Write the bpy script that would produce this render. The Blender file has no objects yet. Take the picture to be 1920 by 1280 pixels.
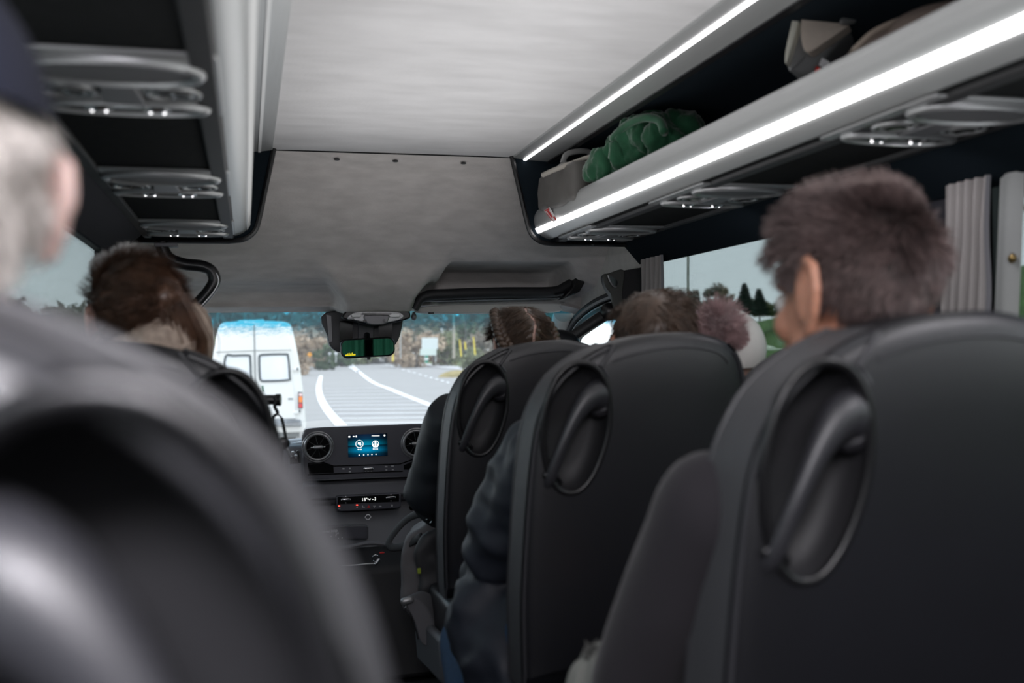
import bpy, bmesh, math, random
from mathutils import Vector, Matrix, Quaternion, noise
C = bpy.context.scene.collection
PI = math.pi
rnd = random.Random(7)
# ------------------------------------------------------------------ camera frame (eye at the origin, X right, Y forward along the bus, Z up)
F = 1867.0
YAW = math.radians(14.95); PITCH = math.radians(0.52); ROLL = -0.02
CAMROT = (Matrix.Rotation(-YAW, 3, 'Z') @ Matrix.Rotation(PI/2 + PITCH, 3, 'X') @ Matrix.Rotation(ROLL, 3, 'Z'))
def ray(u, v): return CAMROT @ Vector(((u-960)/F, (640-v)/F, -1))
def P(u, v, Y):
    d = ray(u, v); return d*(Y/d.y)
def PX(u, v, X):
    d = ray(u, v); return d*(X/d.x)
def PZ(u, v, z):
    d = ray(u, v); return d*(z/d.z)
V = Vector
# ------------------------------------------------------------------ mesh builder
class MB:
    def __init__(s): s.v = []; s.f = []
    def add(s, vs, fs):
        o = len(s.v); s.v += [V(p) for p in vs]; s.f += [tuple(i+o for i in f) for f in fs]; return s
    def box(s, c, size, M=None):
        x, y, z = (k/2 for k in size); c = V(c)
        pts = [V((a*x, b*y, d*z)) for a in (-1, 1) for b in (-1, 1) for d in (-1, 1)]
        if M is not None: pts = [M @ p for p in pts]
        return s.add([c+p for p in pts], [(0,1,3,2),(4,6,7,5),(0,4,5,1),(2,3,7,6),(0,2,6,4),(1,5,7,3)])
    def prism(s, pts, d):
        n = len(pts); d = V(d); pts = [V(p) for p in pts]
        nrm = V((0,0,0))
        for i in range(n): nrm += (pts[i]-pts[0]).cross(pts[(i+1) % n]-pts[0])
        if nrm.dot(d) > 0: pts = pts[::-1]
        return s.add(pts+[p+d for p in pts], [tuple(range(n)), tuple(range(2*n-1, n-1, -1))] +
                     [(i, i+n, (i+1) % n+n, (i+1) % n) for i in range(n)])
    def tube(s, path, r, n=10, caps=True, closed=False, asp=1.0, up=(0,0,1)):
        path = [V(p) for p in path]; m = len(path); rs = r if isinstance(r, (list, tuple)) else [r]*m
        vs = []; fs = []; pu = V(up)
        for i, p in enumerate(path):
            a = path[(i-1) % m] if (closed or i > 0) else path[i]; b = path[(i+1) % m] if (closed or i < m-1) else path[i]
            t = (b-a)
            t = t.normalized() if t.length > 1e-9 else V((0,1,0))
            x = pu - t*pu.dot(t)
            if x.length < 1e-4:
                x = V((1,0,0)) - t*t.x
                if x.length < 1e-4: x = V((0,1,0))
            x.normalize(); y = t.cross(x)
            if up == (0,0,1) and i > 0: pass
            pu = x if not isinstance(up, str) else pu
            for k in range(n):
                q = 2*PI*k/n
                vs.append(p + x*(math.cos(q)*rs[i]*asp) + y*(math.sin(q)*rs[i]))
        for i in range(m if closed else m-1):
            for k in range(n):
                j = (i+1) % m
                fs.append((i*n+k, i*n+(k+1) % n, j*n+(k+1) % n, j*n+k))
        if caps and not closed:
            fs.append(tuple(range(n-1, -1, -1))); fs.append(tuple((m-1)*n+k for k in range(n)))
        return s.add(vs, fs)
    def ell(s, c, r, nu=16, nv=10, M=None):
        c = V(c); r = (r, r, r) if isinstance(r, (int, float)) else r
        vs = []; fs = []
        def pt(a, b):
            p = V((math.cos(a)*math.sin(b)*r[0], math.sin(a)*math.sin(b)*r[1], math.cos(b)*r[2]))
            return c + (M @ p if M is not None else p)
        vs.append(pt(0, 0))
        for j in range(1, nv):
            for i in range(nu): vs.append(pt(2*PI*i/nu, PI*j/nv))
        vs.append(pt(0, PI))
        for i in range(nu):
            fs.append((0, 1+i, 1+(i+1) % nu)); e = 1+(nv-2)*nu
            fs.append((len(vs)-1, e+(i+1) % nu, e+i))
        for j in range(nv-2):
            for i in range(nu):
                a = 1+j*nu; b = a+nu
                fs.append((a+i, b+i, b+(i+1) % nu, a+(i+1) % nu))
        return s.add(vs, fs)
    def cap(s, p1, r1, p2, r2, n=14):        # tapered capsule
        p1 = V(p1); p2 = V(p2); d = p2-p1; L = d.length
        t = d.normalized() if L > 1e-6 else V((0,0,1))
        path = []; rs = []
        for k in range(5):
            a = PI/2*k/4; path.append(p1 - t*r1*math.cos(a)); rs.append(max(r1*math.sin(a), r1*.02))
        for k in range(5):
            a = PI/2*k/4; path.append(p2 + t*r2*math.sin(a)); rs.append(max(r2*math.cos(a), r2*.02))
        return s.tube(path, rs, n)
    def grid(s, fn, nu, nv, flip=False):
        vs = [fn(i/nu, j/nv) for j in range(nv+1) for i in range(nu+1)]
        fs = []
        for j in range(nv):
            for i in range(nu):
                a = j*(nu+1)+i; q = (a, a+1, a+nu+2, a+nu+1)
                fs.append(q[::-1] if flip else q)
        return s.add(vs, fs)
    def disc(s, c, r, axis, n=24, h=.004):    # short solid cylinder along axis
        axis = V(axis).normalized(); c = V(c)
        return s.tube([c - axis*h/2, c + axis*h/2], r, n)
    def ring(s, c, R, r, axis, n=32, m=8, sx=1, sz=1):
        axis = V(axis).normalized(); q = axis.to_track_quat('Z', 'Y')
        path = [V(c) + q @ V((R*sx*math.cos(2*PI*k/n), R*sz*math.sin(2*PI*k/n), 0)) for k in range(n)]
        return s.tube(path, r, m, closed=True, up=tuple(axis))
    def mesh(s, name='m'):
        me = bpy.data.meshes.new(name); me.from_pydata([tuple(p) for p in s.v], [], s.f); me.update(); return me
WL = {}
def wloc(o): return WL.get(o.name, V((0,0,0))) if o else V((0,0,0))
def obj(name, mb, mat, parent=None, smooth=35, bevel=0, seg=2, sub=0, local=False, fixn=True):
    me = mb if isinstance(mb, bpy.types.Mesh) else mb.mesh(name)
    me.name = name
    if fixn and not isinstance(mb, bpy.types.Mesh):
        bm = bmesh.new(); bm.from_mesh(me); bmesh.ops.recalc_face_normals(bm, faces=bm.faces); bm.to_mesh(me); bm.free()
    if parent and not local:
        me.transform(Matrix.Translation(-wloc(parent)))
    o = bpy.data.objects.new(name, me); C.objects.link(o)
    if mat is not None: me.materials.append(mat)
    if smooth:
        me.shade_smooth()
        if smooth < 180: me.set_sharp_from_angle(angle=math.radians(smooth))
    if bevel:
        m = o.modifiers.new('b', 'BEVEL'); m.width = bevel; m.segments = seg; m.limit_method = 'ANGLE'; m.angle_limit = math.radians(40)
        m.harden_normals = False
    if sub:
        m = o.modifiers.new('s', 'SUBSURF'); m.levels = sub; m.render_levels = sub
    if parent:
        o.parent = parent; WL[o.name] = wloc(parent)
    return o
def tag(o, label=None, cat=None, group=None, kind=None):
    if label: o['label'] = label
    if cat: o['category'] = cat
    if group: o['group'] = group
    if kind: o['kind'] = kind
    return o
def thing(name, label, cat, loc=(0,0,0), group=None):
    o = bpy.data.objects.new(name, None); C.objects.link(o); o.location = loc; WL[o.name] = V(loc)
    o.empty_display_size = .05
    return tag(o, label, cat, group)
def struct(name, mb, mat, parent=None, **k):
    o = obj(name, mb, mat, parent, **k)
    if parent is None: o['kind'] = 'structure'
    return o
def kids(o): return [c for c in bpy.data.objects if c.parent == o]
def copy_tree(o, parent=None):
    c = o.copy(); C.objects.link(c); WL[c.name] = wloc(o)
    if parent: c.parent = parent
    for ch in kids(o): copy_tree(ch, c)
    return c
def evalmesh(mb, mods):
    me = mb.mesh('tmp'); o = bpy.data.objects.new('tmp', me); C.objects.link(o)
    for t, kw in mods:
        m = o.modifiers.new('m', t)
        for k, v in kw.items(): setattr(m, k, v)
    dg = bpy.context.evaluated_depsgraph_get(); dg.update()
    out = bpy.data.meshes.new_from_object(o.evaluated_get(dg))
    bpy.data.objects.remove(o); bpy.data.meshes.remove(me)
    return out
def remesh(mb, voxel=.006, it=4, fac=.5):
    return evalmesh(mb, [('REMESH', dict(mode='VOXEL', voxel_size=voxel)), ('SMOOTH', dict(iterations=it, factor=fac))])
def displace(me, fn):
    nrm = [v.normal.copy() for v in me.vertices]
    for v, n in zip(me.vertices, nrm): v.co = v.co + n*fn(v.co)
    me.update()
def smooth(a, b, x):
    t = min(1, max(0, (x-a)/(b-a))) if b != a else float(x > a); return t*t*(3-2*t)
def lerp(a, b, t): return a+(b-a)*t
def poly(pts, t):                      # point on an open polyline, t in 0..1 by index
    n = len(pts)-1; k = min(n-1, int(t*n)); q = t*n-k
    return V(pts[k]).lerp(V(pts[k+1]), q)
def spline(pts, per=6, closed=False):
    pts = [V(p) for p in pts]; out = []; n = len(pts)
    for i in range(n if closed else n-1):
        p0 = pts[(i-1) % n] if (closed or i > 0) else pts[0]*2-pts[1]
        p1 = pts[i]; p2 = pts[(i+1) % n]
        p3 = pts[(i+2) % n] if (closed or i < n-2) else pts[-1]*2-pts[-2]
        for k in range(per):
            t = k/per
            out.append(.5*((2*p1)+(p2-p0)*t+(2*p0-5*p1+4*p2-p3)*t*t+(3*p1-p0-3*p2+p3)*t**3))
    if not closed: out.append(pts[-1])
    return out
def text(body, size, o, ux, uy, thick=.0005):
    cu = bpy.data.curves.new('t', 'FONT'); cu.body = body; cu.size = size; cu.align_x = 'CENTER'; cu.align_y = 'CENTER'; cu.extrude = thick
    t = bpy.data.objects.new('t', cu); C.objects.link(t)
    dg = bpy.context.evaluated_depsgraph_get(); dg.update()
    me = bpy.data.meshes.new_from_object(t.evaluated_get(dg)); bpy.data.objects.remove(t)
    ux = V(ux).normalized(); uy = V(uy).normalized(); uz = ux.cross(uy)
    M = Matrix((ux, uy, uz)).transposed().to_4x4(); M.translation = V(o)
    me.transform(M); me.materials.clear(); return me
# ------------------------------------------------------------------ materials
def lin(c):
    return tuple(((x/255/12.92) if x/255 <= .04045 else ((x/255+.055)/1.055)**2.4) for x in c)+(1,)
def mat(name, col, rough=.5, metal=0, spec=.5, var=0, vscale=20, bump=0, bscale=200, emit=None, es=0, sheen=0, coat=0, stretch=None, srgb=False, trans=0, aniso=None, sstint=None):
    m = bpy.data.materials.new(name); m.use_nodes = True; nt = m.node_tree; b = nt.nodes['Principled BSDF']
    col = lin(col) if srgb else tuple(col)+(1,) if len(col) == 3 else col
    b.inputs['Base Color'].default_value = col; b.inputs['Roughness'].default_value = rough; b.inputs['Metallic'].default_value = metal
    b.inputs['Specular IOR Level'].default_value = spec
    if sheen: b.inputs['Sheen Weight'].default_value = sheen; b.inputs['Sheen Roughness'].default_value = .4
    if coat: b.inputs['Coat Weight'].default_value = coat; b.inputs['Coat Roughness'].default_value = .15
    if emit: b.inputs['Emission Color'].default_value = tuple(emit)+(1,); b.inputs['Emission Strength'].default_value = es
    if sstint: b.inputs['Subsurface Weight'].default_value = .15; b.inputs['Subsurface Radius'].default_value = (.01, .004, .002)
    tc = nt.nodes.new('ShaderNodeTexCoord'); mp = nt.nodes.new('ShaderNodeMapping'); nt.links.new(tc.outputs['Object'], mp.inputs[0])
    if stretch: mp.inputs['Scale'].default_value = stretch
    if var:
        n = nt.nodes.new('ShaderNodeTexNoise'); n.inputs['Scale'].default_value = vscale; n.inputs['Detail'].default_value = 6
        nt.links.new(mp.outputs[0], n.inputs['Vector'])
        r = nt.nodes.new('ShaderNodeMapRange'); r.inputs[1].default_value = .3; r.inputs[2].default_value = .7; r.inputs[3].default_value = 1-var; r.inputs[4].default_value = 1+var
        nt.links.new(n.outputs['Fac'], r.inputs[0])
        mx = nt.nodes.new('ShaderNodeVectorMath'); mx.operation = 'SCALE'; mx.inputs[0].default_value = col[:3]
        nt.links.new(r.outputs[0], mx.inputs['Scale']); nt.links.new(mx.outputs[0], b.inputs['Base Color'])
    if bump:
        n = nt.nodes.new('ShaderNodeTexNoise'); n.inputs['Scale'].default_value = bscale; n.inputs['Detail'].default_value = 3
        nt.links.new(mp.outputs[0], n.inputs['Vector'])
        bp = nt.nodes.new('ShaderNodeBump'); bp.inputs['Strength'].default_value = bump; bp.inputs['Distance'].default_value = .002
        nt.links.new(n.outputs['Fac'], bp.inputs['Height']); nt.links.new(bp.outputs[0], b.inputs['Normal'])
    return m
def glass(name, tint, refl=.08, band=None):
    m = bpy.data.materials.new(name); m.use_nodes = True; nt = m.node_tree; nt.nodes.clear()
    out = nt.nodes.new('ShaderNodeOutputMaterial'); tr = nt.nodes.new('ShaderNodeBsdfTransparent'); gl = nt.nodes.new('ShaderNodeBsdfGlossy')
    gl.inputs['Roughness'].default_value = .02; tr.inputs[0].default_value = tuple(tint)+(1,)
    fr = nt.nodes.new('ShaderNodeFresnel'); fr.inputs[0].default_value = 1.35
    mu = nt.nodes.new('ShaderNodeMath'); mu.operation = 'MULTIPLY'; mu.inputs[1].default_value = refl*10
    mix = nt.nodes.new('ShaderNodeMixShader'); nt.links.new(fr.outputs[0], mu.inputs[0]); nt.links.new(mu.outputs[0], mix.inputs[0])
    nt.links.new(tr.outputs[0], mix.inputs[1]); nt.links.new(gl.outputs[0], mix.inputs[2]); nt.links.new(mix.outputs[0], out.inputs[0])
    if band:     # a coloured sun strip printed along the top of the glass
        z0, z1, col = band
        tc = nt.nodes.new('ShaderNodeTexCoord'); sp = nt.nodes.new('ShaderNodeSeparateXYZ'); nt.links.new(tc.outputs['Object'], sp.inputs[0])
        n = nt.nodes.new('ShaderNodeTexNoise'); n.inputs['Scale'].default_value = 40; n.inputs['Detail'].default_value = 4; nt.links.new(tc.outputs['Object'], n.inputs['Vector'])
        ad = nt.nodes.new('ShaderNodeMath'); ad.operation = 'MULTIPLY_ADD'; ad.inputs[1].default_value = .07; nt.links.new(n.outputs['Fac'], ad.inputs[0]); nt.links.new(sp.outputs['Z'], ad.inputs[2])
        r = nt.nodes.new('ShaderNodeMapRange'); r.inputs[1].default_value = z0+.035; r.inputs[2].default_value = z1+.035; r.interpolation_type = 'SMOOTHSTEP'; nt.links.new(ad.outputs[0], r.inputs[0])
        mx = nt.nodes.new('ShaderNodeMix'); mx.data_type = 'RGBA'; mx.inputs['A'].default_value = tuple(tint)+(1,); mx.inputs['B'].default_value = tuple(col)+(1,)
        nt.links.new(r.outputs[0], mx.inputs['Factor']); nt.links.new(mx.outputs['Result'], tr.inputs[0])
    return m
M = {}
M['leather'] = mat('black_leather', (.0045,.0047,.007), .43, spec=.70, bump=.15, bscale=350, var=.15, vscale=6)
M['gusset'] = mat('grey_edge_fabric', (.055,.055,.06), .55, bump=.5, bscale=500, spec=.5)
M['piping'] = mat('dark_piping', (.03,.03,.034), .4)
M['plastic'] = mat('black_plastic', (.008,.008,.009), .33, spec=.5)
M['matte'] = mat('matte_black_plastic', (.014,.014,.016), .6, bump=.1, bscale=600)
M['dash'] = mat('dash_plastic', (.12,.122,.134), .5, bump=.12, bscale=700)
M['dashlight'] = mat('dash_grey_plastic', (.16,.16,.175), .5)
M['bezel'] = mat('unit_plastic', (.062,.062,.076), .42)
M['gloss'] = mat('gloss_black', (.004,.004,.004), .12)
M['alu'] = mat('brushed_aluminium', (.43,.44,.44), .36, metal=.4, spec=.5, stretch=(1,.02,1), var=.04, vscale=400)
M['alu_dark'] = mat('satin_grey_trim', (.2,.2,.21), .45, metal=.5)
M['chrome'] = mat('satin_chrome', (.6,.6,.62), .18, metal=1)
M['silver'] = mat('silver_plastic', (.33,.335,.34), .35, metal=.6)
M['led'] = mat('light_strip_on', (1,1,1), .5, emit=(1,.97,.98), es=5)
M['lamp_glow'] = mat('lamp_glint', (1,1,1), .5, emit=(1,.98,1), es=2.5)
M['ledoff'] = mat('light_strip_off', (.75,.76,.76), .4)
M['ceil'] = mat('ceiling_felt', (.62,.615,.62), .95, var=.08, vscale=14, bump=.6, bscale=260, stretch=(.35,1,1), spec=.1)
M['head'] = mat('headliner_felt', (.62,.585,.565), .95, var=.1, vscale=25, bump=.6, bscale=300, stretch=(.4,1,1), spec=.1)
M['cream'] = mat('pale_trim_felt', (.56,.54,.51), .9, var=.06, vscale=30, bump=.5, bscale=300, spec=.1)
M['navy'] = mat('navy_carpet', (.009,.0135,.018), .95, bump=.7, bscale=500, spec=.05)
M['under'] = mat('dark_rack_felt', (.014,.015,.0155), .9, bump=.6, bscale=450, spec=.06, var=.15, vscale=60)
M['wallgrey'] = mat('grey_wall_felt', (.05,.05,.06), .9, bump=.5, bscale=400, spec=.1)
M['curtain'] = mat('grey_curtain', (.33,.31,.30), .85, sheen=.2, bump=.3, bscale=600, spec=.2)
M['green_curtain'] = mat('green_curtain', (.01,.13,.075), .75, bump=.2, bscale=300)
M['floor'] = mat('dark_floor', (.012,.012,.013), .7, var=.2, vscale=30)
M['rubber'] = mat('rubber_seal', (.010,.010,.011), .45)
M['red'] = mat('red_plastic', (.6,.03,.03), .4)
M['redglow'] = mat('red_indicator', (.7,.02,.02), .4, emit=(1,.08,.05), es=2.5)
M['white_glow'] = mat('lit_white_glyph', (.8,.8,.8), .4, emit=(1,1,.95), es=1.1)
M['glyph'] = mat('printed_white_glyph', (.85,.85,.86), .5)
M['glyph_dim'] = mat('printed_grey_glyph', (.42,.42,.43), .5)
M['yellow_glow'] = mat('yellow_lettering', (.9,.75,.02), .5, emit=(.9,.8,.02), es=.6)
M['sideglass'] = glass('tinted_side_glass', (.46,.50,.50), .05)
M['screen_glass'] = glass('windscreen_glass', (.93,.95,.95), .03, band=(.075,.145,(.03,.40,.56)))
M['mirror'] = mat('mirror_glass', (.8,.85,.8), .02, metal=1)
# ================================================================== bus shell
XL, XR, XC = -.40, 1.42, .51
ZF, ZG, ZC = -1.20, -1.90, .69
YB, YL = -2.6, 3.42            # rear end, headliner seam
struct('floor', MB().box((XC, (YB+5.0)/2, ZF-.02), (1.86, 5.0-YB, .04)), M['floor'])
b = MB()
b.grid(lambda s, t: V((lerp(XL, XR, s), lerp(YB, YL, t), ZC + .0 - .012*((s-.5)*2)**2)), 24, 30)
b.grid(lambda s, t: V((lerp(XL-.05, XR+.05, s), lerp(YB, 4.45, t), ZC + .05)), 2, 2)  # unseen outer roof layer, added to stop daylight leaking at the headliner seam
struct('ceiling', b, M['ceil'], fixn=False)
# --- cab headliner: swept profiles, overhead bulge in the middle, shelf recess on the right
SIDE = [(3.41,.692),(3.50,.655),(3.60,.58),(3.70,.475),(3.79,.385),(3.86,.322),(3.895,.296),(3.925,.283),(4.01,.272),(4.075,.250),(4.10,.212),(4.085,.193),(4.12,.186),(4.17,.175)]
MID = [(3.41,.692),(3.50,.655),(3.59,.585),(3.66,.505),(3.72,.43),(3.78,.36),(3.84,.29),(3.885,.24),(3.92,.205),(3.945,.18),(3.965,.165),(4.03,.160),(4.17,.170)]
SHELF = [(3.41,.692),(3.50,.655),(3.60,.58),(3.70,.475),(3.78,.40),(3.84,.355),(3.95,.345),(4.08,.33),(4.15,.29),(4.16,.24),(4.15,.205),(4.15,.19),(4.17,.175)]
def head_pt(s, t):
    X = lerp(XL+.005, XR-.005, s)
    a = poly([(0,)+p for p in SIDE], t); m = poly([(0,)+p for p in MID], t); h = poly([(0,)+p for p in SHELF], t)
    hw = lerp(.36, .145, smooth(0, .75, t)); w = 1 - smooth(hw-.022, hw+.030, abs(X-XC))
    side = a.lerp(h, smooth(.74, .79, X)*(1-smooth(1.27, 1.33, X)))
    p = side.lerp(m, w*smooth(.25, .6, t))
    bow = -.05*(max(0, abs(X-XC)-.75)/.16)**2*(1-t*.5)
    return V((X, p.y, p.z+bow))
struct('ceiling', MB().grid(lambda s, t: head_pt(s, t), 150, 70), M['head'], smooth=180, fixn=False)
head_o = bpy.data.objects['ceiling.001']
for u, v in ((632,291.5),(742,294),(870,297)):
    p = P(u, v, 3.44)
    obj('roof_clip', MB().ell((p.x, 3.45, .668), (.011,.008,.004), 12, 6), M['plastic'], head_o)
struct('trim_1', MB().tube([V((lerp(.09,.93,i/20), YL-.002, .6885-.001)) for i in range(21)], .0028, 6), M['under'])
# --- side walls: felt band above the windows, pillars, lower panels
def wall(side):
    X = XR if side == 'right' else XL; sg = 1 if side == 'right' else -1
    b = MB()
    def pan(y0, y1, z0, z1): b.box((X+sg*.02, (y0+y1)/2, (z0+z1)/2), (.04, y1-y0, z1-z0))
    pan(YB, 3.42, .33, ZC); pan(YB, 3.42, ZF, -.30)
    for y0, y1 in ([(1.66,1.87),(3.34,3.48),(YB,-2.3),(-.45,-.2)] if side == 'right' else [(3.24,3.36),(.9,1.05),(YB,-2.3),(-1.0,-.85)]): pan(y0, y1, -.30, .33)
    return struct('wall_'+side, b, M['wallgrey'])
wall('right'); wall('left')
# slanted navy valances between the racks and the glass
struct('trim_2', MB().prism([(XR,YB,.30),(XR-.008,YB,.30),(XR-.09,YB,.392),(XR,YB,.392)], (0, 3.42-YB, 0)), M['navy'])
struct('trim_3', MB().prism([(XL,YB,.315),(XL+.008,YB,.315),(XL+.10,YB,.392),(XL,YB,.392)], (0, 3.30-YB, 0)), M['wallgrey'])
k = 0
for X, y0, y1 in ((XR+.015, 1.87, 3.34), (XR+.015, -.2, 1.66), (XR+.015, -2.3, -.45), (XL-.015, 1.05, 3.24), (XL-.015, -.85, .9), (XL-.015, -2.3, -1.0)):
    k += 1; sg = 1 if X > 0 else -1
    w = struct('window_%d' % k, MB().box((X, (y0+y1)/2, .015), (.005, y1-y0, .63)), M['sideglass'])
    fr = MB()
    for z in (-.295, .325): fr.box((X-sg*.004, (y0+y1)/2, z), (.02, y1-y0, .02))
    for y in (y0+.008, y1-.008): fr.box((X-sg*.004, y, .015), (.02, .018, .62))
    obj('window_frame', fr, M['rubber'], w)
# --- windscreen
T0, T1 = V((XL+.02, 4.15, .185)), V((XR-.03, 4.15, .185)); B0, B1 = V((XL-.02, 5.15, -.50)), V((XR+.02, 5.15, -.50))
def ws(s, t):
    p = (T0.lerp(T1, s)).lerp(B0.lerp(B1, s), t); p.y += .10*(1-(2*s-1)**2) + .05*math.sin(PI*t); return p
w = struct('window_7', MB().grid(ws, 24, 12), M['screen_glass'], smooth=180)
obj('windscreen_seal', MB().tube([ws(0, i/12) for i in range(12)]+[ws(i/24, 1) for i in range(24)]+[ws(1, 1-i/12) for i in range(12)], .014, 8), M['rubber'], w)
# --- right cab side: pale felt above the door arch, door with seal and glass
arch = [(1205,650),(1190,560),(1165,549),(1140,556),(1115,568),(1092,585),(1075,604),(1064,630),(1060,668)]
A = spline([PX(u, v, 1.405) for u, v in arch], 5)
top = [V((1.405, 4.45, .12)), V((1.405, 4.30, .20)), V((1.405, 4.17, .30)), V((1.405, 3.95, .40)), V((1.405, 3.40, .64))]
body = [p for p in A] + [V((1.405, 4.62, -.05)), V((1.405, 4.50, .10))] + top[1:]
struct('wall_front_right', MB().prism(body, (.02, 0, 0)), M['cream'])
d = struct('door_1', MB().box((1.44, 4.0, -.72), (.06, 1.25, .96)), M['dash'])
obj('door_seal', MB().tube(A, .016, 10), M['rubber'], d)
obj('door_frame', MB().tube([p + V((.028, 0, -.035)) for p in A], .030, 10), M['rubber'], d)
obj('frame_highlight', MB().tube([p + V((.0, -.01, -.024)) for p in A[6:32]], .003, 6), M['silver'], d)
obj('door_glass', MB().prism([V((1.435, p.y, p.z)) for p in A] + [V((1.435, 4.6, -.26)), V((1.435, 3.45, -.26))], (.005,0,0)), M['screen_glass'], d)
obj('quarter_light_bar', MB().box((1.43, 4.27, -.05), (.03, .035, .42)), M['rubber'], d)
struct('trim_4', MB().tube(spline([(1.36,4.20,.16),(1.385,4.38,.06),(1.40,4.62,-.10),(1.42,5.1,-.45)], 6), [.045]*19, 12), M['cream'])
# --- left cab side
struct('wall_front_left', MB().box((XL-.02, 4.30, -.72), (.04, 1.88, .96)).prism([(XL-.02,3.36,.10),(XL-.02,4.45,.10),(XL-.02,4.2,.26),(XL-.02,3.36,.64)], (.02,0,0)), M['cream'])
struct('window_8', MB().box((XL-.02, 3.95, -.07), (.005, 1.2, .36)), M['screen_glass'])
struct('trim_5', MB().tube(spline([(XL+.05,4.16,.18),(XL+.02,4.45,0),(XL,5.1,-.45)], 6), .05, 12), M['cream'])
# --- door header trim on the left, pale panel behind the rack end
struct('trim_6', MB().prism([P(222,452,3.36), P(300,462,3.36), P(330,500,3.36), P(300,640,3.36), P(205,640,3.36)], (0,.02,0)), M['cream'])
# ================================================================== overhead luggage racks
def rack(side):
    sg = 1 if side == 'right' else -1
    def W(x, z, y): return V((XC + sg*x, y, z))       # x measured from the bus centre line
    lab = ('open overhead luggage rack with two lit strips along the right side of the cabin' if sg > 0 else
           'overhead luggage rack along the left side, its light strips unlit')
    t = thing('luggage_rack', lab, 'luggage rack', (XC+sg*.7, .6, .39), 'overhead luggage racks')
    y0, y1 = YB, 3.40
    def ext(name, prof, m, ya=y0, yb=y1, **k):
        return obj(name, MB().prism([W(x, z, ya) for x, z in prof], (0, yb-ya, 0)), m, t, **k)
    # lower lip: rounded aluminium extrusion
    outer = spline([(.575,.392),(.538,.396),(.508,.412),(.490,.440),(.484,.472),(.490,.502),(.500,.522)], 5)
    outer = spline([(x, 0, z) for x, z in ((.575,.392),(.540,.395),(.510,.408),(.494,.430),(.487,.456),(.490,.480),(.500,.497))], 5)
    prof = [(p.x, p.z) for p in outer] + [(.512,.498),(.524,.48),(.528,.44),(.575,.41)]
    ext('lower_lip', prof, M['alu'], smooth=40)
    o = ext('light_strip', [(.4945,.4315),(.4900,.4315),(.4995,.4145),(.5045,.4155)], M['led'] if sg > 0 else M['ledoff'], -2.5, y1)
    # upper rail under the ceiling
    ext('upper_rail', [(.412,.690),(.415,.682),(.455,.676),(.540,.672),(.545,.690)], M['alu'], smooth=20)
    ext('light_strip', [(.452,.6785),(.452,.6735),(.461,.6725),(.461,.678)], M['led'] if sg > 0 else M['ledoff'], -2.5, y1)
    ext('rail_edge', [(.540,.690),(.540,.668),(.556,.664),(.556,.69)], M['plastic'])
    # tray, lining, underside
    ext('tray', [(.528,.41),(.528,.425),(.86,.425),(.90,.44),(.90,.41)], M['navy'])
    ext('back_lining', [(.885,.43),(.870,.56),(.84,.63),(.78,.664),(.70,.672),(.556,.674),(.556,.689),(.90,.689),(.905,.43)], M['navy'], smooth=60)
    ext('underside_panel', [(.545,.392),(.545,.405),(.815,.405),(.815,.392)], M['under'])
    e_ = .022 if sg > 0 else 0
    ext('edge_strip', [(.540+e_,.396),(.545+e_,.384),(.575+e_,.384),(.580+e_,.396)], M['matte'], bevel=.002)
    ext('edge_strip', [(.795,.396),(.797,.383),(.820,.383),(.825,.396)], M['matte'], bevel=.002)
    # front end cap
    cap_ = spline([(x, 0, z) for x, z in ((.410,.688),(.425,.62),(.443,.54),(.458,.47),(.475,.415),(.510,.386),(.56,.378))], 5)
    prof = [(p.x, p.z) for p in cap_] + [(.885,.378),(.905,.40),(.905,.688)]
    obj('end_cap', MB().prism([W(x, z, y1-.004) for x, z in prof], (0, .026, 0)), M['navy'], t, bevel=.006)
    rim = [W(p.x, p.z, y1-.002) for p in cap_] + [W(.885,.378,y1-.002)]
    obj('cap_rim', MB().tube(rim, .009, 8, asp=1.0), M['plastic'], t)
    if sg > 0:
        obj('foot_highlight', MB().box(W(.7,.376,y1-.02), (.01,.01,.004)), M['plastic'], t)
    return t
RACK_R = rack('right'); RACK_L = rack('left')
# printed sticker on the right lip: red block with white strokes
q = [P(1021,395,3.33), P(1032,389,3.33)]
b = MB(); c = MB()
def lip(u, v): # a point on the curved lip face, just inside
    p = PX(u, v, XC+.4855); return p
def lipquad(mb, pts, off=.0): mb.add([lip(u, v)+V((-.004-off, 0, 0)) for u, v in pts], [(0,1,2,3)])
lipquad(b, [(1021,394),(1033,388),(1047,413),(1040,416)])
stk = tag(obj('sticker', b, mat('white_sticker', (.75,.72,.72), .5)), 'small red and white sticker on the front end of the lit rack lip', 'sticker')
WL[stk.name] = V((0,0,0))
lipquad(c, [(1023,394.5),(1031.5,390),(1033,393),(1024.5,396.5)], .0006); lipquad(c, [(1027.5,396),(1031,394),(1039,406),(1036,408)], .0006)
lipquad(c, [(1026,399),(1027.2,398.4),(1039.5,414.5),(1038.4,415)], .0006); lipquad(c, [(1039,407),(1042,405.5),(1046.4,412.4),(1044.5,413.4)], .0006)
obj('print', c, M['red'], stk)
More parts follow.
